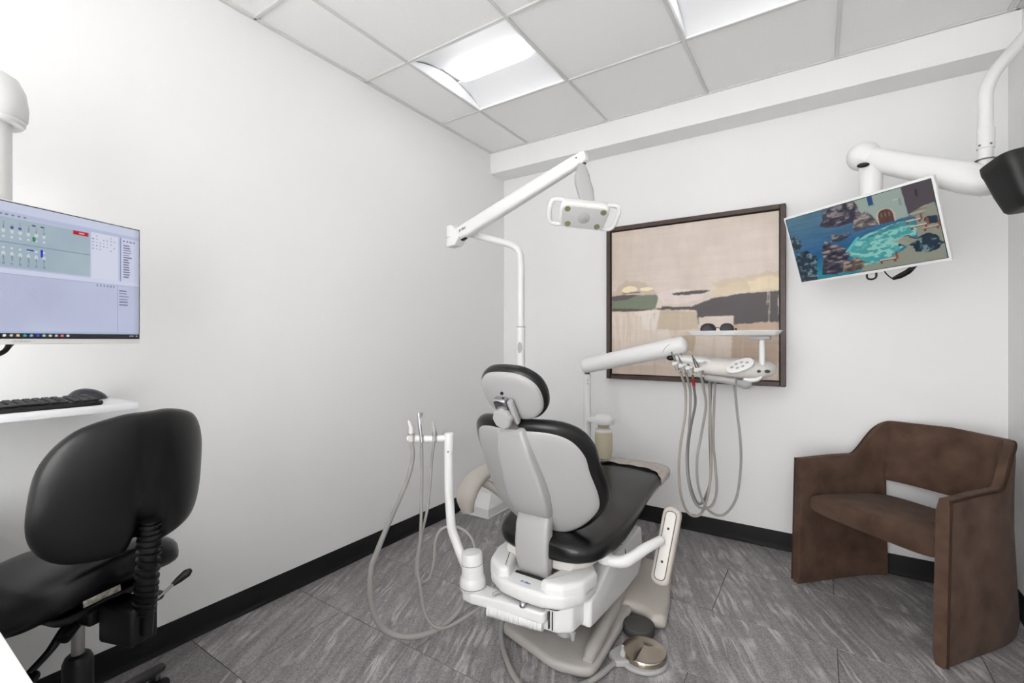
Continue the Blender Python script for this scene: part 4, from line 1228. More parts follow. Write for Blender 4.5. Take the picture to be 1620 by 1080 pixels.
# charcoal field
cv.fill(cv.poly([(.34, .465), (.52, .455), (.64, .50), (.80, .525), (1.0, .53), (1.0, .335), (.90, .325), (.76, .32), (.765, .385), (.60, .385), (.565, .34), (.555, .43), (.42, .44), (.34, .45)], .006), (84, 78, 80))
cv.fill(cv.poly([(.57, .385), (.765, .385), (.75, .285), (.57, .285)], .006), (222, 206, 196))
cv.fill(cv.poly([(.76, .33), (.95, .345), (1, .335), (1, .29), (.76, .29)], .01), (196, 172, 152))
# green band
cv.fill(cv.poly([(0, .54), (.10, .55), (.32, .545), (.30, .45), (.18, .445), (0, .45)], .006), (120, 128, 110))
cv.fill(cv.poly([(0, .545), (.09, .553), (.19, .55), (.10, .515), (0, .515)], .006), (92, 84, 82))
cv.fill(cv.poly([(0, .462), (.15, .455), (.24, .45), (.36, .452), (.36, .44), (.1, .435), (0, .44)], .004), (88, 80, 74))
# pale middle and highlights
cv.fill(cv.poly([(.30, .55), (.42, .58), (.62, .54), (.60, .505), (.48, .475), (.36, .47)], .012), (222, 208, 202))
cv.fill(cv.poly([(.40, .545), (.52, .558), (.64, .555), (.60, .535), (.42, .532)], .004), (84, 76, 74))
cv.fill(cv.poly([(.64, .55), (.76, .60), (.9, .62), (1, .63), (1, .535), (.80, .53), (.66, .51)], .012), (216, 198, 170), .8)
cv.fill(cv.poly([(.84, .60), (.96, .62), (1, .60), (1, .54), (.86, .54)], .01), (230, 213, 182))
cv.fill(cv.ell(.125, .583, .055, .022, .012), (240, 226, 190))
cv.fill(cv.ell(.235, .585, .045, .012, .01), (240, 228, 196))
cv.fill(cv.poly([(.07, .567), (.20, .572), (.20, .562), (.08, .558)], .004), (96, 80, 70), .8)
cv.fill(cv.poly([(.16, .43), (.30, .445), (.32, .425), (.18, .40)], .006), (234, 222, 212), .8)
for x0, y0, x1, y1 in [(.955, .53, .95, .34), (.46, .41, .455, .20), (.59, .26, .60, .12), (.955, .62, .94, .45)]:
    cv.fill(cv.poly([(x0 - .002, y0), (x0 + .002, y0), (x1 + .002, y1), (x1 - .002, y1)], .003), (214, 200, 186), .7)
cv.a *= (0.94 + 0.12 * n2)[..., None] * (0.95 + 0.10 * n3)[..., None]
cw_, ch_ = PX1 - PX0 - 2 * fw - .012, PZ1 - PZ0 - 2 * fw - .012
Mp = frame(((PX0 + PX1) / 2, 3.0125, (PZ0 + PZ1) / 2), (1, 0, 0), (0, 0, 1), (0, -1, 0))
obj('canvas', cv.mesh('canvas', cw_, ch_, Mp), 'oil_paint', pt)
obj('stretcher', MB().box(((PX0 + PX1) / 2, 3.021, (PZ0 + PZ1) / 2), (cw_, 0.016, ch_)), 'plastic_warm', pt)

# ================================================================== PATIENT MONITOR (right)
pm = thing('patient_monitor', 'white framed screen showing a seaside pool below a ceiling arm', 'monitor', (2.232, 2.403, 1.45))
yaw, pit, rol = -0.4599, 0.3347, 0.0658
a_ = Vector((math.cos(yaw), math.sin(yaw), 0)); n_ = Vector((a_.y, -a_.x, 0)); u_ = Vector((0, 0, 1))
u2 = u_ * math.cos(pit) + n_ * math.sin(pit)
a2 = a_ * math.cos(rol) + u2 * math.sin(rol); u3 = -a_ * math.sin(rol) + u2 * math.cos(rol)
f_ = a2.cross(u3).normalized()
MM = frame((2.232, 2.403, 1.622), a2, u3, f_)
W_, H_ = 0.545, 0.322
obj('case', MB().prism(roundpoly([(-W_ / 2, -H_ / 2), (W_ / 2, -H_ / 2), (W_ / 2, H_ / 2), (-W_ / 2, H_ / 2)], .006), -0.022, 0.0, 0.003, MM), 'plastic_white', pm)
obj('back_bulge', MB().prism(roundpoly([(-.17, -.1), (.17, -.1), (.17, .1), (-.17, .1)], .02), -0.045, -0.02, 0.008, MM), 'plastic_white', pm)
bz = MB()
obj('bezel_gap', MB().prism([(-W_ / 2 + .008, -H_ / 2 + .012), (W_ / 2 - .008, -H_ / 2 + .012), (W_ / 2 - .008, H_ / 2 - .009), (-W_ / 2 + .008, H_ / 2 - .009)], -0.002, 0.0006, 0, MM), 'plastic_black', pm)
pc_ = Canvas(330, 190, (20, 96, 132))
Xc, Yc = pc_.X, pc_.Y
wv = pc_.noise(10, 60, 3)
t = np.clip((Yc - .35) / .65, 0, 1)
deep = np.array(srgb(14, 84, 132)[:3]); top = np.array(srgb(74, 112, 130)[:3]); low = np.array(srgb(22, 130, 148)[:3])
pc_.a = deep * (1 - t[..., None]) + top * t[..., None]
tl = np.clip((.35 - Yc) / .35, 0, 1)[..., None]
pc_.a = pc_.a * (1 - tl) + low * tl
pc_.a *= (0.7 + 0.6 * wv)[..., None]
# shallow pool
pool = pc_.poly([(.40, .30), (.47, .43), (.55, .50), (.72, .56), (.86, .57), (.88, .44), (.84, .32), (.74, .20), (.62, .10), (.50, .08)], .01)
pc_.fill(pool, (84, 160, 158))
caus = pc_.noise(34, 34, 3)
pc_.fill(pool * (caus > .52), (150, 202, 190), .65)
pc_.fill(pool * (caus < .42), (40, 128, 140), .5)
pc_.fill(pc_.poly([(.55, .47), (.75, .56), (.88, .56), (.88, .50), (.72, .50), (.60, .45)], .008), (40, 110, 122), .8)
# terrace and stair
pc_.fill(pc_.poly([(.62, .10), (.76, .20), (.86, .33), (.88, .58), (.84, .66), (.95, .72), (1, .74), (1, 0), (.45, 0), (.5, .08)], .008), (134, 136, 122))
ter = pc_.noise(20, 20, 3)
for k in range(9):
    yk = .60 + k * .03
    pc_.fill(pc_.poly([(.80 + k * .018, yk), (.93 + k * .008, yk + .005), (.93 + k * .008, yk + .016), (.80 + k * .018, yk + .012)], .004), (172, 170, 150) if k % 2 else (110, 112, 104))
# villa wall
pc_.fill(pc_.poly([(.50, 1.0), (.56, .80), (.62, .66), (.68, .60), (.84, .62), (.83, 1.0)]), (146, 160, 152))
pc_.fill(pc_.poly([(.83, 1.0), (.84, .64), (.93, .70), (1, .72), (1, 1)], .004), (74, 66, 72))
pc_.fill(pc_.rect(.90, .915, .84, .93), (40, 34, 40))
pc_.fill(pc_.ell(.705, .715, .058, .085) * (Yc > .60) + pc_.rect(.647, .763, .60, .715), (172, 166, 154))
pc_.fill(np.clip(pc_.ell(.705, .705, .046, .078) * (Yc > .70) + pc_.rect(.659, .751, .60, .705), 0, 1), (82, 56, 50))
for x in (.68, .705, .73):
    pc_.fill(pc_.rect(x - .004, x + .004, .68, .74), (120, 96, 82))
pc_.fill(pc_.rect(.615, .648, .88, 1.0), (28, 70, 112)); pc_.fill(pc_.rect(.608, .655, .865, .88), (120, 138, 136))
pc_.fill(pc_.rect(.768, .80, .86, .875), (180, 182, 172)); pc_.fill(pc_.rect(.80, .815, .78, .87), (120, 124, 120), .7)
# cliffs and rocks
def rock(pts, light=(120, 110, 112), dark=(44, 42, 58), seed=0):
    m = pc_.poly(pts, .012, 14)
    nn = pc_.noise(26, 34, 4)
    gy = (pc_.Y * m).max(); g0 = pc_.Y[m > 0].min() if m.any() else 0
    hgt = np.clip((pc_.Y - g0) / max(.01, gy - g0), 0, 1)
    mixv = np.clip((nn - .5) * 3.2 + hgt * .75 - .05, 0, 1)
    pc_.fill(m, dark)
    pc_.fill(m * mixv, light, .9)
    pc_.fill(m * np.clip(mixv - .7, 0, 1) * 3, (168, 160, 154), .5)
    pc_.fill(m * np.clip(.42 - nn, 0, 1) * 5, (24, 26, 40), .7)
rock([(.30, .98), (.28, .86), (.25, .78), (.30, .72), (.38, .70), (.48, .72), (.52, .66), (.54, .80), (.50, 1.0)], (88, 78, 92))
rock([(.44, 1.0), (.47, .84), (.52, .70), (.56, .78), (.53, 1.0)], (150, 140, 140))
rock([(.48, .62), (.50, .72), (.55, .80), (.60, .82), (.63, .72), (.66, .62), (.58, .58), (.50, .58)], (140, 132, 128), (70, 66, 70))
rock([(.235, .50), (.22, .34), (.20, .20), (.18, .06), (.30, .02), (.38, .08), (.40, .22), (.42, .34), (.36, .44), (.30, .48), (.26, .56)], (116, 106, 108))
rock([(.32, .62), (.38, .58), (.44, .60), (.46, .56), (.36, .48), (.30, .52)], (70, 76, 84))
rock([(.36, .18), (.46, .22), (.52, .12), (.46, .02), (.34, .02)], (150, 138, 118), (84, 70, 66))
pc_.fill(pc_.poly([(.385, .32), (.49, .50), (.515, .50), (.41, .31)]), (78, 176, 178))
# planting and chairs
def bush(cx, cy, rx, ry):
    m = pc_.ell(cx, cy, rx, ry, .03, 20); nn = pc_.noise(40, 30, 3)
    pc_.fill(m, (22, 40, 56)); pc_.fill(m * (nn > .55), (66, 96, 104), .8); pc_.fill(m * (nn > .66), (136, 150, 150), .6)
bush(.03, .60, .05, .12); bush(.07, .30, .09, .16); bush(.06, .10, .10, .14)
bush(.90, .24, .085, .12); bush(.80, .30, .06, .07); bush(.96, .50, .05, .05)
pc_.fill(pc_.poly([(.70, .34), (.80, .38), (.86, .30), (.78, .24)], .02), (150, 148, 132), .8)
def deck(cx, cy, s):
    for (x0, y0, x1, y1, c) in [(-.05, 0, .05, .015, (190, 180, 170)), (-.05, -.04, -.035, .0, (112, 66, 50)), (.03, -.04, .045, .0, (112, 66, 50)), (.045, -.01, .06, .08, (126, 76, 56)), (-.05, -.01, .055, .0, (112, 66, 50))]:
        pc_.fill(pc_.rect(cx + x0 * s, cx + x1 * s, cy + y0 * s, cy + y1 * s), c)
deck(.86, .55, .9); deck(.885, .47, 1.0); deck(.66, .11, 1.1); deck(.95, .42, .9)
pc_.a *= 0.9
Ms = Matrix.Translation(f_ * 0.0012) @ MM @ Matrix.Translation((0, 0.0015, 0))
obj('screen', pc_.mesh('screen', W_ - .020, H_ - .025, Ms), 'display', pm, label='bright picture of a sea pool, rocks and an arched door')
obj('cable', MB().tube([MM @ Vector(p) for p in [(.0, -.13, -.03), (-.012, -.175, -.02), (.0, -.188, -.018), (.018, -.185, -.02), (.022, -.165, -.025), (.02, -.13, -.03)]], .004, 10, 6), 'rubber_black', pm)
obj('cable', MB().tube([MM @ Vector(p) for p in [(.045, -.14, -.03), (.055, -.172, -.022), (.075, -.2, -.02), (.09, -.198, -.02)]], .0025, 8, 6), 'rubber_black', pm)
obj('plug', MB().tube([MM @ Vector(p) for p in [(.075, -.2, -.02), (.10, -.193, -.02), (.13, -.18, -.02), (.145, -.168, -.02), (.165, -.155, -.02)]], [.006, .011, .011, .010, .005], 10, 4), 'rubber_black', pm)

# ------------------------------------------------------------------ its arm
ma = thing('monitor_arm', 'white balanced monitor arm on a bent pipe at the right wall', 'monitor arm', (2.60, 2.373, 1.70))
C0 = Vector((2.27, 2.475, 1.965)); C1 = Vector((2.605, 2.373, 1.785))
ad = (C1 - C0).normalized(); sd = ad.cross(Vector((0, 0, 1))).normalized(); ud = sd.cross(ad)
loops = []
for t, w, h, o in [(-.14, .006, .01, .0), (-.13, .03, .032, .0), (-.08, .042, .046, 0), (0, .046, .050, 0), (.1, .046, .052, -.002), (.45, .05, .056, -.006), (.8, .052, .062, -.010), (.95, .05, .060, -.008), (1.05, .046, .052, .0), (1.14, .034, .036, .006), (1.17, .008, .01, .008)]:
    p = C0.lerp(C1, t)
    loops.append([p + sd * (w * math.copysign(abs(math.cos(q)) ** .75, math.cos(q))) + Vector((0, 0, 1)) * (h * math.copysign(abs(math.sin(q)) ** .75, math.sin(q)) + o) for q in [2 * math.pi * k / 28 for k in range(28)]])
obj('arm_cover', MB().loft(loops), 'plastic_white', ma, sharp=60)
obj('arm_end_cap', MB().ellipsoid(C0 - ad * .018 + ud * .004, (.064, .053, .060), rot=frame((0, 0, 0), ad, -sd, ud).to_3x3()), 'plastic_white', ma, sharp=60)
obj('arm_slot', MB().ellipsoid(C0 + Vector((.062, -.046, -.032)), (.020, .008, .022)), 'plastic_black', ma)
obj('arm_slot', MB().ellipsoid(C0 + Vector((-.02, -.05, -.04)), (.022, .01, .010)), 'plastic_black', ma)
obj('drop_post', MB().cyl((2.278, 2.470, 1.945), (2.278, 2.470, 1.66), .041, 26), 'plastic_white', ma)
bp_ = MM @ Vector((0, 0, -.045))
obj('tilt_head', MB().tube([(2.278, 2.470, 1.68), (2.277, 2.476, 1.655), tuple(bp_ + Vector((0.006, 0.012, 0)))], [.036, .034, .03], 16, 5), 'plastic_white', ma, sharp=60)
obj('pipe', MB().tube([(2.605, 2.373, 1.80), (2.605, 2.373, 1.95), (2.605, 2.373, 2.04), (2.606, 2.375, 2.10), (2.63, 2.395, 2.17), (2.68, 2.44, 2.245), (2.74, 2.49, 2.33), (2.785, 2.535, 2.395), (2.803, 2.555, 2.42)], .021, 22, 8), 'plastic_white', ma, sharp=60)
obj('pipe_sleeve', MB().lathe([(0.0001, 0), (.025, 0), (.025, .07), (.023, .074), (.0001, .074)], (2.605, 2.373, 1.895), seg=26), 'plastic_white', ma)
for dx, dy in ((-.019, -.016), (.009, -.023)):
    c = Vector((2.605 + dx, 2.373 + dy, 1.905)); d_ = Vector((dx, dy, 0)).normalized()
    obj('sleeve_screw', MB().cyl(c, c + d_ * .002, .004, 10), 'plastic_grey', ma)
obj('pivot_plate', MB().lathe([(.018, 0), (.030, 0), (.030, .003), (.018, .003)], (2.605, 2.373, 1.852), seg=28), 'plastic_grey', ma)
obj('wall_flange', MB().cyl((2.798, 2.555, 2.42), (2.8235, 2.555, 2.42), .05, 24), 'plastic_white', ma)

# unidentified black object, built as a tapered housing on a wall bracket
bh = thing('black_housing', 'black tapered plastic housing at the right edge in front of the white arm', 'unidentified_device', (2.66, 2.05, 1.70))
ex = Vector((0.93, 0.25, 0.14)).normalized(); ez = Vector((-0.10, 0.08, 1.0)); ez = (ez - ex * ez.dot(ex)).normalized(); ey = ez.cross(ex)
lps = []
for z, s in [(-.085, .62), (-.083, .70), (-.075, .76), (-.02, .87), (.05, .97), (.055, .985), (.062, 1.0), (.085, 1.0), (.088, .97)]:
    o = roundpoly([(-.105 * s, -.075 * s), (.105 * s, -.075 * s), (.105 * s, .075 * s), (-.105 * s, .075 * s)], .04 * s, 5)
    lps.append([Vector((2.664, 2.106, 1.694)) + ex * p[0] + ey * p[1] + ez * z for p in o])
bo = obj('housing', MB().loft(lps), 'housing_black', bh, sharp=40)
obj('wall_bracket', MB().tube([(2.68, 2.11, 1.70), (2.74, 2.13, 1.715), (2.815, 2.15, 1.72)], .018, 14, 5), 'plastic_white', bh, sharp=60)
obj('wall_plate', MB().box((2.819, 2.15, 1.72), (.011, .09, .12), .003, 2), 'plastic_white', bh)

# ================================================================== WORKSTATION MONITOR (left)
wm = thing('workstation_monitor', 'white desktop monitor showing dental chart software on the left wall', 'monitor', (0.40, 0.287, 1.184))
dm = Vector((-.33, .944, 0)).normalized(); nm = Vector((.944, .33, 0)).normalized()
Wm, Hm = .612, .361
cm = Vector((.30, .575, 1.3645)) - dm * (Wm / 2)
ML_ = frame(cm, dm, (0, 0, 1), nm)
obj('case', MB().prism(roundpoly([(-Wm / 2, -Hm / 2), (Wm / 2, -Hm / 2), (Wm / 2, Hm / 2), (-Wm / 2, Hm / 2)], .004), -0.018, 0.0, 0.002, ML_), 'plastic_white', wm)
obj('back_bulge', MB().prism(roundpoly([(-.2, -.12), (.2, -.12), (.2, .12), (-.2, .12)], .02), -0.05, -0.016, 0.01, ML_), 'plastic_white', wm)
obj('bezel_gap', MB().prism([(-Wm / 2 + .003, -Hm / 2 + .014), (Wm / 2 - .003, -Hm / 2 + .014), (Wm / 2 - .003, Hm / 2 - .003), (-Wm / 2 + .003, Hm / 2 - .003)], -0.002, 0.0005, 0, ML_), 'plastic_black', wm)
SW, SH = Wm - .010, Hm - .022
uc = Canvas(460, 272, (176, 182, 206))
def UX(s): return 1 - (s - .005) / SW            # distance from right edge -> 0..1
def UZ(z): return (z - (1.184 + .0155)) / SH       # height -> 0..1
nn = uc.noise(5, 3, 3)
uc.a *= (0.9 + .2 * nn)[..., None]
uc.fill(uc.rect(0, 1, UZ(1.515), 1), (190, 196, 216))
uc.fill(uc.rect(0, 1, UZ(1.505), UZ(1.512)), (170, 178, 204))
# chart panel
uc.fill(uc.rect(0, UX(.142), UZ(1.376), UZ(1.50)), (150, 168, 180))
uc.fill(uc.rect(0, UX(.142), UZ(1.376), UZ(1.50)) * np.clip(nn * 1.6 - .5, 0, 1), (170, 186, 194), .7)
uc.fill(uc.rect(0, UX(.142), UZ(1.437), UZ(1.4385)), (120, 136, 152))
for k in range(20):
    x = UX(.25 + k * .0165) ; w = .0078
    for z0, sg in ((1.452, 1), (1.424, -1)):
        uc.fill(uc.ell(x, UZ(z0), .0045, .008), (196, 206, 212))
        uc.fill(uc.ell(x, UZ(z0 + sg * .015), .006, .018), (190, 200, 204))
        uc.fill(uc.poly([(x - .003, UZ(z0 + sg * .018)), (x + .003, UZ(z0 + sg * .018)), (x + (.002 if k % 3 else -.001), UZ(z0 + sg * .040))]), (96, 104, 106), .7)
    uc.fill(uc.rect(x - .004, x + .004, UZ(1.383), UZ(1.388)), (118, 140, 162))
uc.fill(uc.rect(UX(.258), UX(.252), UZ(1.412), UZ(1.432)), (40, 50, 190))
uc.fill(uc.rect(UX(.275), UX(.268), UZ(1.450), UZ(1.462)), (30, 120, 80))
uc.fill(uc.rect(UX(.286), UX(.272), UZ(1.424), UZ(1.428)), (40, 60, 150))
for s_ in (.30, .316): uc.fill(uc.rect(UX(s_ + .003), UX(s_ - .003), UZ(1.474), UZ(1.479)), (50, 60, 170))
for s_ in (.272, .254): uc.fill(uc.rect(UX(s_ + .004), UX(s_ - .004), UZ(1.489), UZ(1.493)), (50, 60, 90))
for k in range(7): uc.fill(uc.rect(UX(.29 + k * .012 + .003), UX(.29 + k * .012 - .003), UZ(1.505), UZ(1.509)), (70, 78, 110), .8)
uc.fill(uc.rect(UX(.184), UX(.146), UZ(1.489), UZ(1.500)), (170, 22, 38))
uc.fill(uc.rect(UX(.170), UX(.156), UZ(1.493), UZ(1.496)), (220, 150, 160))
# tool panel, list panel
uc.fill(uc.rect(UX(.140), UX(.066), UZ(1.373), UZ(1.505)), (200, 204, 220))
uc.rs = np.random.RandomState(9)
for r in range(5):
    for c in range(7):
        if uc.rs.rand() > .25:
            x = UX(.134 - c * .0095); z = UZ(1.497 - r * .0095)
            g = 70 + int(uc.rs.rand() * 90)
            uc.fill(uc.rect(x - .004, x + .003, z - .005, z + .004), (g, g + 4, g + 26), .75)
uc.fill(uc.rect(UX(.0605), UX(.0585), UZ(1.373), UZ(1.505)), (120, 134, 170))
uc.fill(uc.rect(UX(.057), UX(.006), UZ(1.37), UZ(1.505)), (192, 196, 218))
for r in range(14):
    uc.fill(uc.rect(UX(.052), UX(.052 - .014 - .012 * uc.rs.rand()), UZ(1.482 - r * .0074), UZ(1.4855 - r * .0074)), (66, 72, 98), .85)
for c in range(4): uc.fill(uc.rect(UX(.053 - c * .01), UX(.047 - c * .01), UZ(1.494), UZ(1.499)), (80, 88, 120), .8)
uc.fill(uc.rect(0, 1, UZ(1.360), UZ(1.373)), (196, 200, 220))
uc.fill(uc.rect(0, 1, UZ(1.3585), UZ(1.360)), (140, 150, 186))
for c in range(6): uc.fill(uc.rect(UX(.125 - c * .009), UX(.121 - c * .009), UZ(1.350), UZ(1.356)), (90, 98, 130), .7)
uc.fill(uc.rect(UX(.0685), UX(.0675), UZ(1.215), UZ(1.360)), (130, 140, 178))
for r in range(6):
    uc.fill(uc.rect(UX(.064), UX(.064 - .018 - .014 * uc.rs.rand()), UZ(1.342 - r * .0085), UZ(1.345 - r * .0085)), (70, 76, 104), .8)
uc.fill(uc.rect(0, 1, UZ(1.2125), UZ(1.217)), (150, 176, 206))
uc.fill(uc.rect(0, 1, 0, UZ(1.2115)), (28, 24, 32))
cols = [(225, 232, 230), (214, 190, 170), (216, 196, 150), (40, 170, 180), (130, 170, 220), (60, 70, 220), (170, 190, 200), (210, 214, 196), (200, 180, 210), (230, 110, 100), (220, 220, 228)]
for k, c in enumerate([(225, 230, 230)] * 9 + [(220, 230, 230)] + cols):
    s_ = .196 + (len(cols) - 1 + 10 - k) * .01345
    uc.fill(uc.ell(UX(s_), UZ(1.2055), .0058, .0095), c)
for s_ in (.03, .024, .012): uc.fill(uc.rect(UX(s_ + .003), UX(s_ - .002), UZ(1.2035), UZ(1.2075)), (190, 190, 200), .7)
uc.a *= np.clip(1.0 - .25 * np.clip((uc.X - .97) / .03, 0, 1), 0, 1)[..., None]
MSl = Matrix.Translation(nm * .0011) @ frame(cm + Vector((0, 0, .0055)) , dm, (0, 0, 1), nm)
obj('screen', uc.mesh('screen', SW, SH, MSl), 'display', wm, label='pale blue software screen with a tooth chart and dark taskbar')
obj('maker_lettering', text_mesh('SAMSUNG', .0085, frame(cm + Vector((0, 0, -Hm / 2 + .0075)) + nm * .0006 + dm * (.306 - .296), dm, (0, 0, 1), nm), .0003), 'ink_bezel', wm)
obj('cable', MB().tube([tuple(cm - nm * .03 + Vector((0, 0, -.15)) + dm * d) if False else tuple(cm - nm * .03 + dm * d + Vector((0, 0, z))) for d, z in [(-.08, -.15), (-.07, -.19), (-.045, -.21), (-.015, -.203), (.0, -.185), (.01, -.14)]], .006, 10, 6), 'rubber_black', wm)
obj('cable', MB().tube([tuple(cm - nm * .05 + dm * d + Vector((0, 0, z))) for d, z in [(-.09, -.14), (-.08, -.21), (-.05, -.228), (.0, -.20), (.03, -.16), (.035, -.14)]], .005, 10, 6), 'hose_dark', wm)

wa = thing('monitor_arm', 'white round-topped arm holding the monitor at the left edge', 'monitor arm', (0.306, 0.254, 1.40))
pc2 = cm - nm * .1
obj('drop_post', MB().cyl((pc2.x, pc2.y, 1.40), (pc2.x, pc2.y, 1.77), .041, 26), 'plastic_white', wa)
obj('arm_end_cap', MB().lathe([(.041, .0), (.062, .0), (.066, .006), (.066, .012), (.064, .014), (.070, .02), (.072, .05), (.067, .09), (.054, .12), (.03, .135), (.0001, .139)], (pc2.x, pc2.y, 1.758), seg=36), 'plastic_white', wa, sharp=50)
obj('mount_plate', MB().box(tuple(cm - nm * .0605), (.02, .12, .12), .006, 2, rot=frame((0, 0, 0), nm, dm, (0, 0, 1)).to_3x3()), 'plastic_white', wa)
obj('mount_neck', MB().tube([tuple(Vector((pc2.x, pc2.y, 1.42))), tuple(Vector((pc2.x, pc2.y, 1.38))), tuple(cm - nm * .07 + Vector((0, 0, .0)))], [.04, .036, .03], 14, 5), 'plastic_white', wa, sharp=60)
obj('arm_cover', MB().tube([(pc2.x, pc2.y, 1.815), (pc2.x - .06, pc2.y - .2, 1.80), (0.14, -0.3, 1.72), (0.10, -0.42, 1.70)], [.055, .06, .06, .05], 20, 6), 'plastic_white', wa, sharp=60)
obj('wall_plate', MB().box((0.055, -0.42, 1.70), (.108, .16, .22), .02, 3), 'plastic_white', wa)

# ================================================================== SHELF, KEYBOARD, MOUSE
sh = thing('keyboard_shelf', 'white wall shelf under the monitor holding keyboard and mouse', 'shelf', (0.16, 0.1, 0.98))
obj('board', MB().box((0.1595, 0.102, 0.989), (0.317, 0.924, 0.022), 0.002, 2), 'shelf_white', sh)
obj('bracket', MB().prism([(0.001, 0.978), (0.22, 0.978), (0.22, 0.965), (0.02, 0.86), (0.001, 0.86)], -.012, .012, .002, Matrix(((1, 0, 0, 0), (0, 0, 1, -.10), (0, 1, 0, 0), (0, 0, 0, 1)))), 'shelf_white', sh)
kb = thing('keyboard', 'black full size computer keyboard on the white shelf', 'keyboard', (0.235, 0.265, 1.0))
ko = roundpoly([(0.162, 0.045), (0.305, 0.045), (0.305, 0.485), (0.162, 0.485)], .012, 4)
mbk = MB(); 
lo = []
for d, z in [(0.004, 1.0005), (0.0, 1.004), (0.0, 1.010), (0.003, 1.014)]:
    lo.append([Vector((p[0], p[1], z + (0.30 - p[0]) * .05)) for p in offset2d(ko, d)])
obj('case', mbk.loft(lo), 'plastic_black', kb)
kme = None
for r in range(6):
    xk = 0.288 - r * .0205
    yk = 0.476
    k = 0
    while yk > 0.07:
        w = .0175
        if r == 0 and 5 <= k <= 5: w = .11
        if k in (3,) : yk -= .008
        m_ = MB().box((xk, yk - w / 2, 1.0165 + (.30 - xk) * .05), (.0165, w - .001, .006), .0022, 1)
        obj('key', m_, 'key_black', kb)
        yk -= w + .0022; k += 1
mo = thing('computer_mouse', 'black glossy computer mouse behind the keyboard', 'mouse', (0.105, 0.495, 1.0), R(0))
lp = []
for t in range(13):
    u = -1 + t / 6
    hw = .031 * max(0.05, (1 - abs(u) ** 2.6)) ** .5
    hh = .036 * max(0.03, (1 - abs(u) ** 2.2)) ** .6 * (1 - .18 * u)
    lp.append([Vector((0.105 + hw * math.cos(a), 0.495 + u * .052, 1.001 + hh * max(0, math.sin(a)) ** .8)) for a in [math.pi * k / 14 for k in range(15)]])
obj('shell', MB().loft(lp), 'mouse_black', mo, sharp=60)
obj('scroll_wheel', MB().cyl((0.101, 0.465, 1.024), (0.109, 0.465, 1.024), .007, 16), 'rubber_black', mo)

# ================================================================== STOOL
S = thing('dental_stool', 'black upholstered wheeled stool with a wide padded back at the left', 'stool', (0.370, 0.41, 0), R(108))
def so(name, mb, material, sharp=50, parent=None, label=None):
    return obj(name, mb, material, parent or S, False, sharp, label)
# local: +y forward, +x to the viewer's right; seat centre above the column
def so_outline(pts, n=6): return [(p.x, p.y) for p in catmull([(x, y, 0) for x, y in pts], n, True)]
seat_o = so_outline([(0, -.185), (.12, -.18), (.195, -.12), (.215, -.02), (.20, .09), (.15, .16), (.07, .175), (0, .165), (-.07, .175), (-.15, .16), (-.20, .09), (-.215, -.02), (-.195, -.12), (-.12, -.18)])
Ms_ = frame((0, 0.0, 0.545), (1, 0, 0), (0, 1, -.10), (0, .10, 1))
so('seat', MB().dish(seat_o, 0.070, 0.052, -.032, .2, 3.0, Ms_, 10, (0, -.01), .03), 'stool_leather', 60)
so('seat_pan', MB().prism(roundpoly([(-.12, -.13), (.12, -.13), (.12, .11), (-.12, .11)], .03), .478, .50, .006), 'plastic_black')
so('mechanism', MB().box((0, -.03, .462), (.10, .19, .045), .008, 2), 'plastic_black')
so('back_bracket', MB().box((0, -.19, .445), (.07, .12, .10), .008, 2), 'plastic_black')
so('back_upright', MB().tube([(0, -.245, .42), (0, -.252, .50), (0, -.258, .60)], .022, 10, 4, flat=(1.3, .6)), 'plastic_black')
# bellows
pts = []; rad = []
NB = 15
base_p = [Vector((0, -.245, .475)), Vector((0, -.254, .55)), Vector((0, -.262, .65)), Vector((0, -.262, .72))]
cb = catmull(base_p, 40)
so('bellows', None or (lambda: (lambda M: M)(MB().tube([tuple(p) for p in cb], [.0285 + (.004 if (k % 8) < 3 else -.0035) for k in range(len(cb))], 20, 1, smooth=False, flat=(1.0, .75))))(), 'rubber_black', 25)
# backrest: wide curved pad with a channel for the upright
bo_ = so_outline([(x * 1.13, y) for x, y in [(0, -.165), (.09, -.160), (.150, -.140), (.180, -.085), (.184, .0), (.172, .095), (.130, .165), (.06, .195), (0, .198), (-.06, .195), (-.130, .165), (-.172, .095), (-.184, .0), (-.180, -.085), (-.150, -.140), (-.09, -.160)]])
Mb2 = frame((0, -.246, .810), (1, 0, 0), (0, -.10, 1), (0, 1, .10))
def back_pad():
    m = MB().dish(bo_, .030, .036, .050, .184, 3.2, Mb2, 16, (0, 0))
    inv = Mb2.inverted()
    for i, v in enumerate(m.v):
        q = inv @ v
        if q.z < .02 + .05 * (q.x / .184) ** 2:                    # rear side
            g = math.exp(-((q.x) / .034) ** 4)
            dep = .016 * g * max(0, min(1, (.19 - q.y) / .25))
            q.z += dep
            if q.y < -.10: q.y += .045 * g * min(1, (-.10 - q.y) / .05)
            m.v[i] = Mb2 @ q
    return m
so('backrest', back_pad(), 'stool_leather', 60)
so('column', MB().cyl((0, 0, .30), (0, 0, .46), .0145, 18), 'steel')
so('column_shroud', MB().lathe([(.0001, 0), (.034, 0), (.034, .20), (.028, .215), (.022, .22), (.0001, .22)], (0, 0, .10), seg=24), 'plastic_black')
so('lift_lever', MB().tube([(-.01, -.03, .445), (-.06, -.05, .43), (-.10, -.06, .40), (-.15, -.075, .38)], [.014, .013, .009, .008], 12, 6), 'plastic_black', 60)
so('lever_paddle', MB().dish([(p.x, p.y) for p in catmull([(.0, .02, 0), (.04, .024, 0), (.075, .01, 0), (.085, -.01, 0), (.06, -.024, 0), (.0, -.018, 0)], 5, True)], .008, .008, 0, 1, 3, frame((-.14, -.075, .378), (-.85, -.2, -.48), (.2, -1, 0), (-.48, 0, .85)), 6), 'plastic_black', 60)
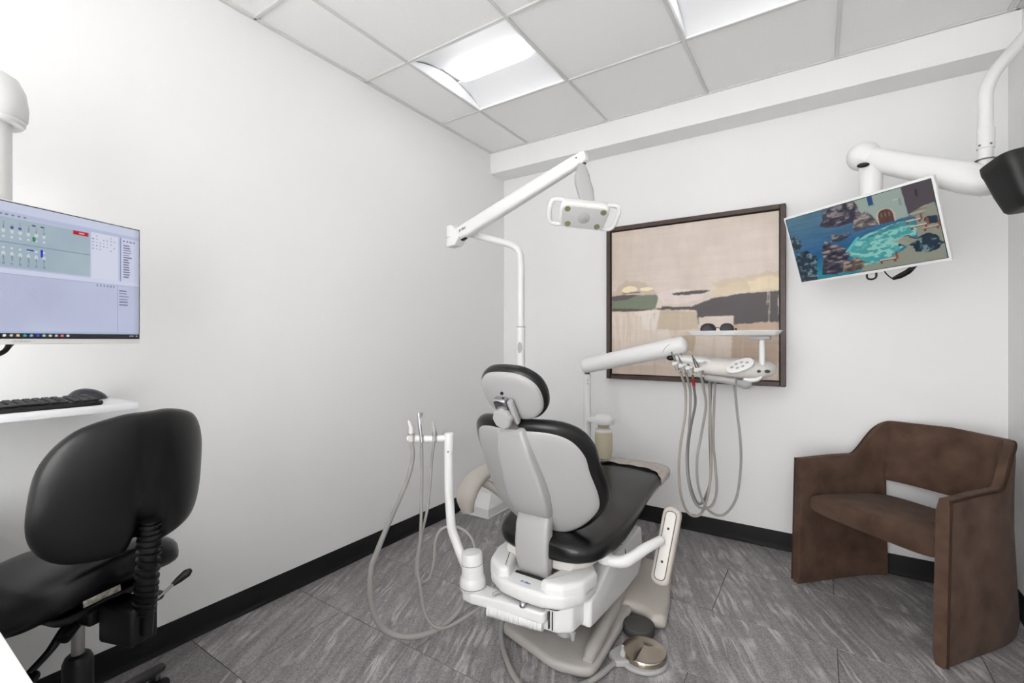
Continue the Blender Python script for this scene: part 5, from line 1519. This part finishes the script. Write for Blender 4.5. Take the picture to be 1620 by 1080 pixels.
so('lever_sleeve', MB().cyl((-.02, -.055, .452), (-.085, -.085, .425), .015, 16, bevel=.003), 'plastic_black')
# tilt lever with a bulb on the far side
so('tilt_rod', MB().tube([(.03, -.225, .475), (.06, -.23, .487), (.10, -.235, .505)], .004, 10, 4), 'steel')
so('tilt_knob', MB().tube([(.088, -.233, .50), (.105, -.236, .507), (.125, -.24, .516), (.136, -.242, .521)], [.006, .010, .012, .006], 14, 5), 'plastic_black', 60)
so('tilt_knob', MB().cyl((.035, -.205, .478), (.08, -.20, .472), .013, 16, bevel=.004), 'plastic_black')
so('bolt', MB().lathe([(.0001, 0), (.010, 0), (.010, .004), (.006, .008), (.0001, .009)], (.036, -.225, .472), (1, -.35, 0), 14), 'steel')
so('bolt', MB().lathe([(.0001, 0), (.008, 0), (.008, .004), (.0001, .006)], (-.051, -.09, .47), (-1, 0, 0), 14), 'steel')
so('label_plate', MB().box((-.06, -.186, .540), (.085, .004, .016), .001, 1, rot=Matrix.Rotation(R(-6), 3, 'X')), 'label_tape', label='worn paper label on the seat edge')
so('seat_tag', MB().box((.205, -.075, .545), (.004, .016, .016), .001, 1, rot=Matrix.Rotation(R(20), 3, 'X')), 'label_tape')
for k in range(5):
    a = R(12 + 72 * k)
    d = Vector((math.cos(a), math.sin(a), 0))
    lg = so('base_leg', MB().tube([tuple(d * .02 + Vector((0, 0, .125))), tuple(d * .12 + Vector((0, 0, .115))), tuple(d * .25 + Vector((0, 0, .088))), tuple(d * .285 + Vector((0, 0, .082)))], [.026, .024, .020, .016], 12, 4, flat=(1, .75)), 'plastic_black', 50)
    c = d * .27
    so('caster_stem', MB().cyl((c.x, c.y, .05), (c.x, c.y, .078), .008, 12), 'steel', parent=lg)
    pr_ = Vector((-d.y, d.x, 0))
    for s in (-1, 1):
        so('caster_wheel', MB().cyl(Vector((c.x, c.y, .027)) + pr_ * s * .008, Vector((c.x, c.y, .027)) + pr_ * s * .024, .026, 20, bevel=.004), 'rubber_black', parent=lg)

# white counter in the near left corner
ct = thing('counter', 'bare white counter corner in the near left foreground', 'counter', (0.62, -0.25, 0))
obj('worktop', MB().box((0.665, -0.245, 0.735), (1.325, 0.81, 0.03), .004, 2), 'counter_white', ct)
obj('cabinet_body', MB().box((0.655, -0.255, 0.41), (1.29, 0.78, 0.62), .002, 1), 'counter_white', ct)
obj('plinth', MB().box((0.645, -0.265, 0.052), (1.24, 0.72, 0.10), 0, 1), 'vinyl_black', ct)
for k in range(2):
    d = obj('door', MB().box((1.3085, -0.445 + k * .385, 0.41), (.016, .375, .59), .003, 1), 'counter_white', ct)
    obj('handle', MB().tube([(1.317, -0.445 + k * .385 - .06, .64), (1.34, -0.445 + k * .385 - .055, .64), (1.34, -0.445 + k * .385 + .055, .64), (1.317, -0.445 + k * .385 + .06, .64)], .005, 10, 1, smooth=False), 'steel', d)

# ================================================================== ARMCHAIR
AC = thing('armchair', 'brown velvet armchair with an open back in the right corner', 'armchair', (2.42, 2.69, 0), R(139.5))
# local: +y towards the room, x across; sheet that runs left arm > back > right arm
def ac(name, mb, material='velvet', sharp=50, parent=None, label=None):
    return obj(name, mb, material, parent or AC, False, sharp, label)
WF, WB, DF, DB = 0.305, 0.262, 0.27, -0.205
TH = 0.024
plan = catmull([(WF, DF, 0), (WF - .01, .12, 0), (WF - .022, -.04, 0), (WB, DB + .075, 0), (WB - .022, DB + .03, 0), (WB - .065, DB + .004, 0), (.10, DB - .012, 0), (0, DB - .015, 0)], 8)
half = plan
full = half + [Vector((-p.x, p.y, 0)) for p in half[::-1][1:]]
Np = len(full)
# arc length
sl = [0]
for i in range(1, Np): sl.append(sl[-1] + (full[i] - full[i - 1]).length)
Lt = sl[-1]
s_corner = 0.40                      # where the arm turns into the back
def smooth(a, b, x):
    t = max(0, min(1, (x - a) / (b - a))); return t * t * (3 - 2 * t)
def zt(s):
    d = min(s, Lt - s)
    return 0.612 + .006 * smooth(0, .2, d) + 0.165 * smooth(.32, .47, d) + .010 * smooth(.5, .8, d)
def zb(s):
    d = min(s, Lt - s)
    return 0.003 + 0.49 * smooth(.452, .472, d)
def rear_tilt(s, z):
    d = min(s, Lt - s)
    return -0.05 * max(0, (z - .45)) / .33 * smooth(.35, .5, d)
def sheet(i0, i1, nz=14):
    outer, inner = [], []
    for i in range(i0, i1 + 1):
        p = full[i]
        a = full[max(0, i - 1)]; b = full[min(Np - 1, i + 1)]
        tdir = (b - a).normalized(); nrm = Vector((-tdir.y, tdir.x, 0))      # towards the inside?
        if nrm.dot(Vector((0, 0.05, 0)) - p) < 0: nrm = -nrm
        co, ci = [], []
        z0, z1 = zb(sl[i]), zt(sl[i])
        for k in range(nz + 1):
            u = k / nz
            z = z0 + (z1 - z0) * u
            e = min(u, 1 - u) * (z1 - z0)
            th = TH * math.sqrt(max(0.35, 1 - (1 - min(1, e / .018)) ** 2))
            tt = rear_tilt(sl[i], z)
            q = Vector((p.x, p.y + tt, z))
            # foot splays backwards on the side panels
            d = min(sl[i], Lt - sl[i])
            if d < .47:
                q.y -= .055 * (1 - z / .62) * smooth(.15, .46, d) if z < .62 else 0
                q.y += .02 * (1 - z / .62) * (1 - smooth(0, .2, d)) if z < .62 else 0
            co.append(q - nrm * th); ci.append(q + nrm * th)
        outer.append(co); inner.append(ci)
    loops = [c + d[::-1] for c, d in zip(outer, inner)]
    return MB().loft(loops)
i_c = min(range(Np), key=lambda i: abs(sl[i] - .462))
i_d = Np - 1 - i_c
for nm_, a_i, b_i in (('side_panel', 0, i_c), ('side_panel', i_d, Np - 1), ('backrest', i_c, i_d)):
    pnl = ac(nm_, sheet(a_i, b_i))
    bv = pnl.modifiers.new('soft_edges', 'BEVEL'); bv.width = 0.009; bv.segments = 3; bv.limit_method = 'ANGLE'; bv.angle_limit = R(50)
# seat
lps = []
for yy, w, zc_, h in [(DF - .035, .24, .405, .02), (DF - .028, .262, .405, .036), (DF - .01 - .03, .268, .406, .046), (DF - .10, .268, .404, .05), (0.05, .262, .396, .05), (-.08, .256, .388, .05), (-.16, .235, .384, .048), (-.19, .215, .382, .03)]:
    lps.append(sq_loop(0, yy, zc_, w, h, 5.0, 40))
lps = lps[1:]
lps[0] = sq_loop(0, DF - .028, .405, .262, .034, 5.0, 40)
ac('seat', MB().loft([sq_loop(0, DF - .022, .405, .258, .026, 5, 40), sq_loop(0, DF - .025, .405, .264, .040, 5, 40), sq_loop(0, DF - .04, .406, .266, .048, 5, 40)] + lps[2:]), 'velvet', 50)
# piping along the front and top edges of each side panel and the back
def pip(side, outer):
    pts = []
    for k in range(10):
        z = .01 + .60 * k / 9
        pts.append(Vector((side * (WF + (TH if outer else -TH) * .95), DF + .02 * (1 - z / .62) - .003, z)))
    return pts
for side in (1, -1):
    ac('piping', MB().tube(pip(side, True), .004, 8, 2), 'velvet_piping', 60)
pts = []
for i in range(0, Np):
    p = full[i]; a = full[max(0, i - 1)]; b = full[min(Np - 1, i + 1)]
    tdir = (b - a).normalized(); nrm = Vector((-tdir.y, tdir.x, 0))
    if nrm.dot(Vector((0, 0.05, 0)) - p) < 0: nrm = -nrm
    z = zt(sl[i]) - .006
    pts.append(Vector((p.x, p.y + rear_tilt(sl[i], z), z)) - nrm * TH * .9)
ac('piping', MB().tube(pts, .004, 8, 1, smooth=False), 'velvet_piping', 60)
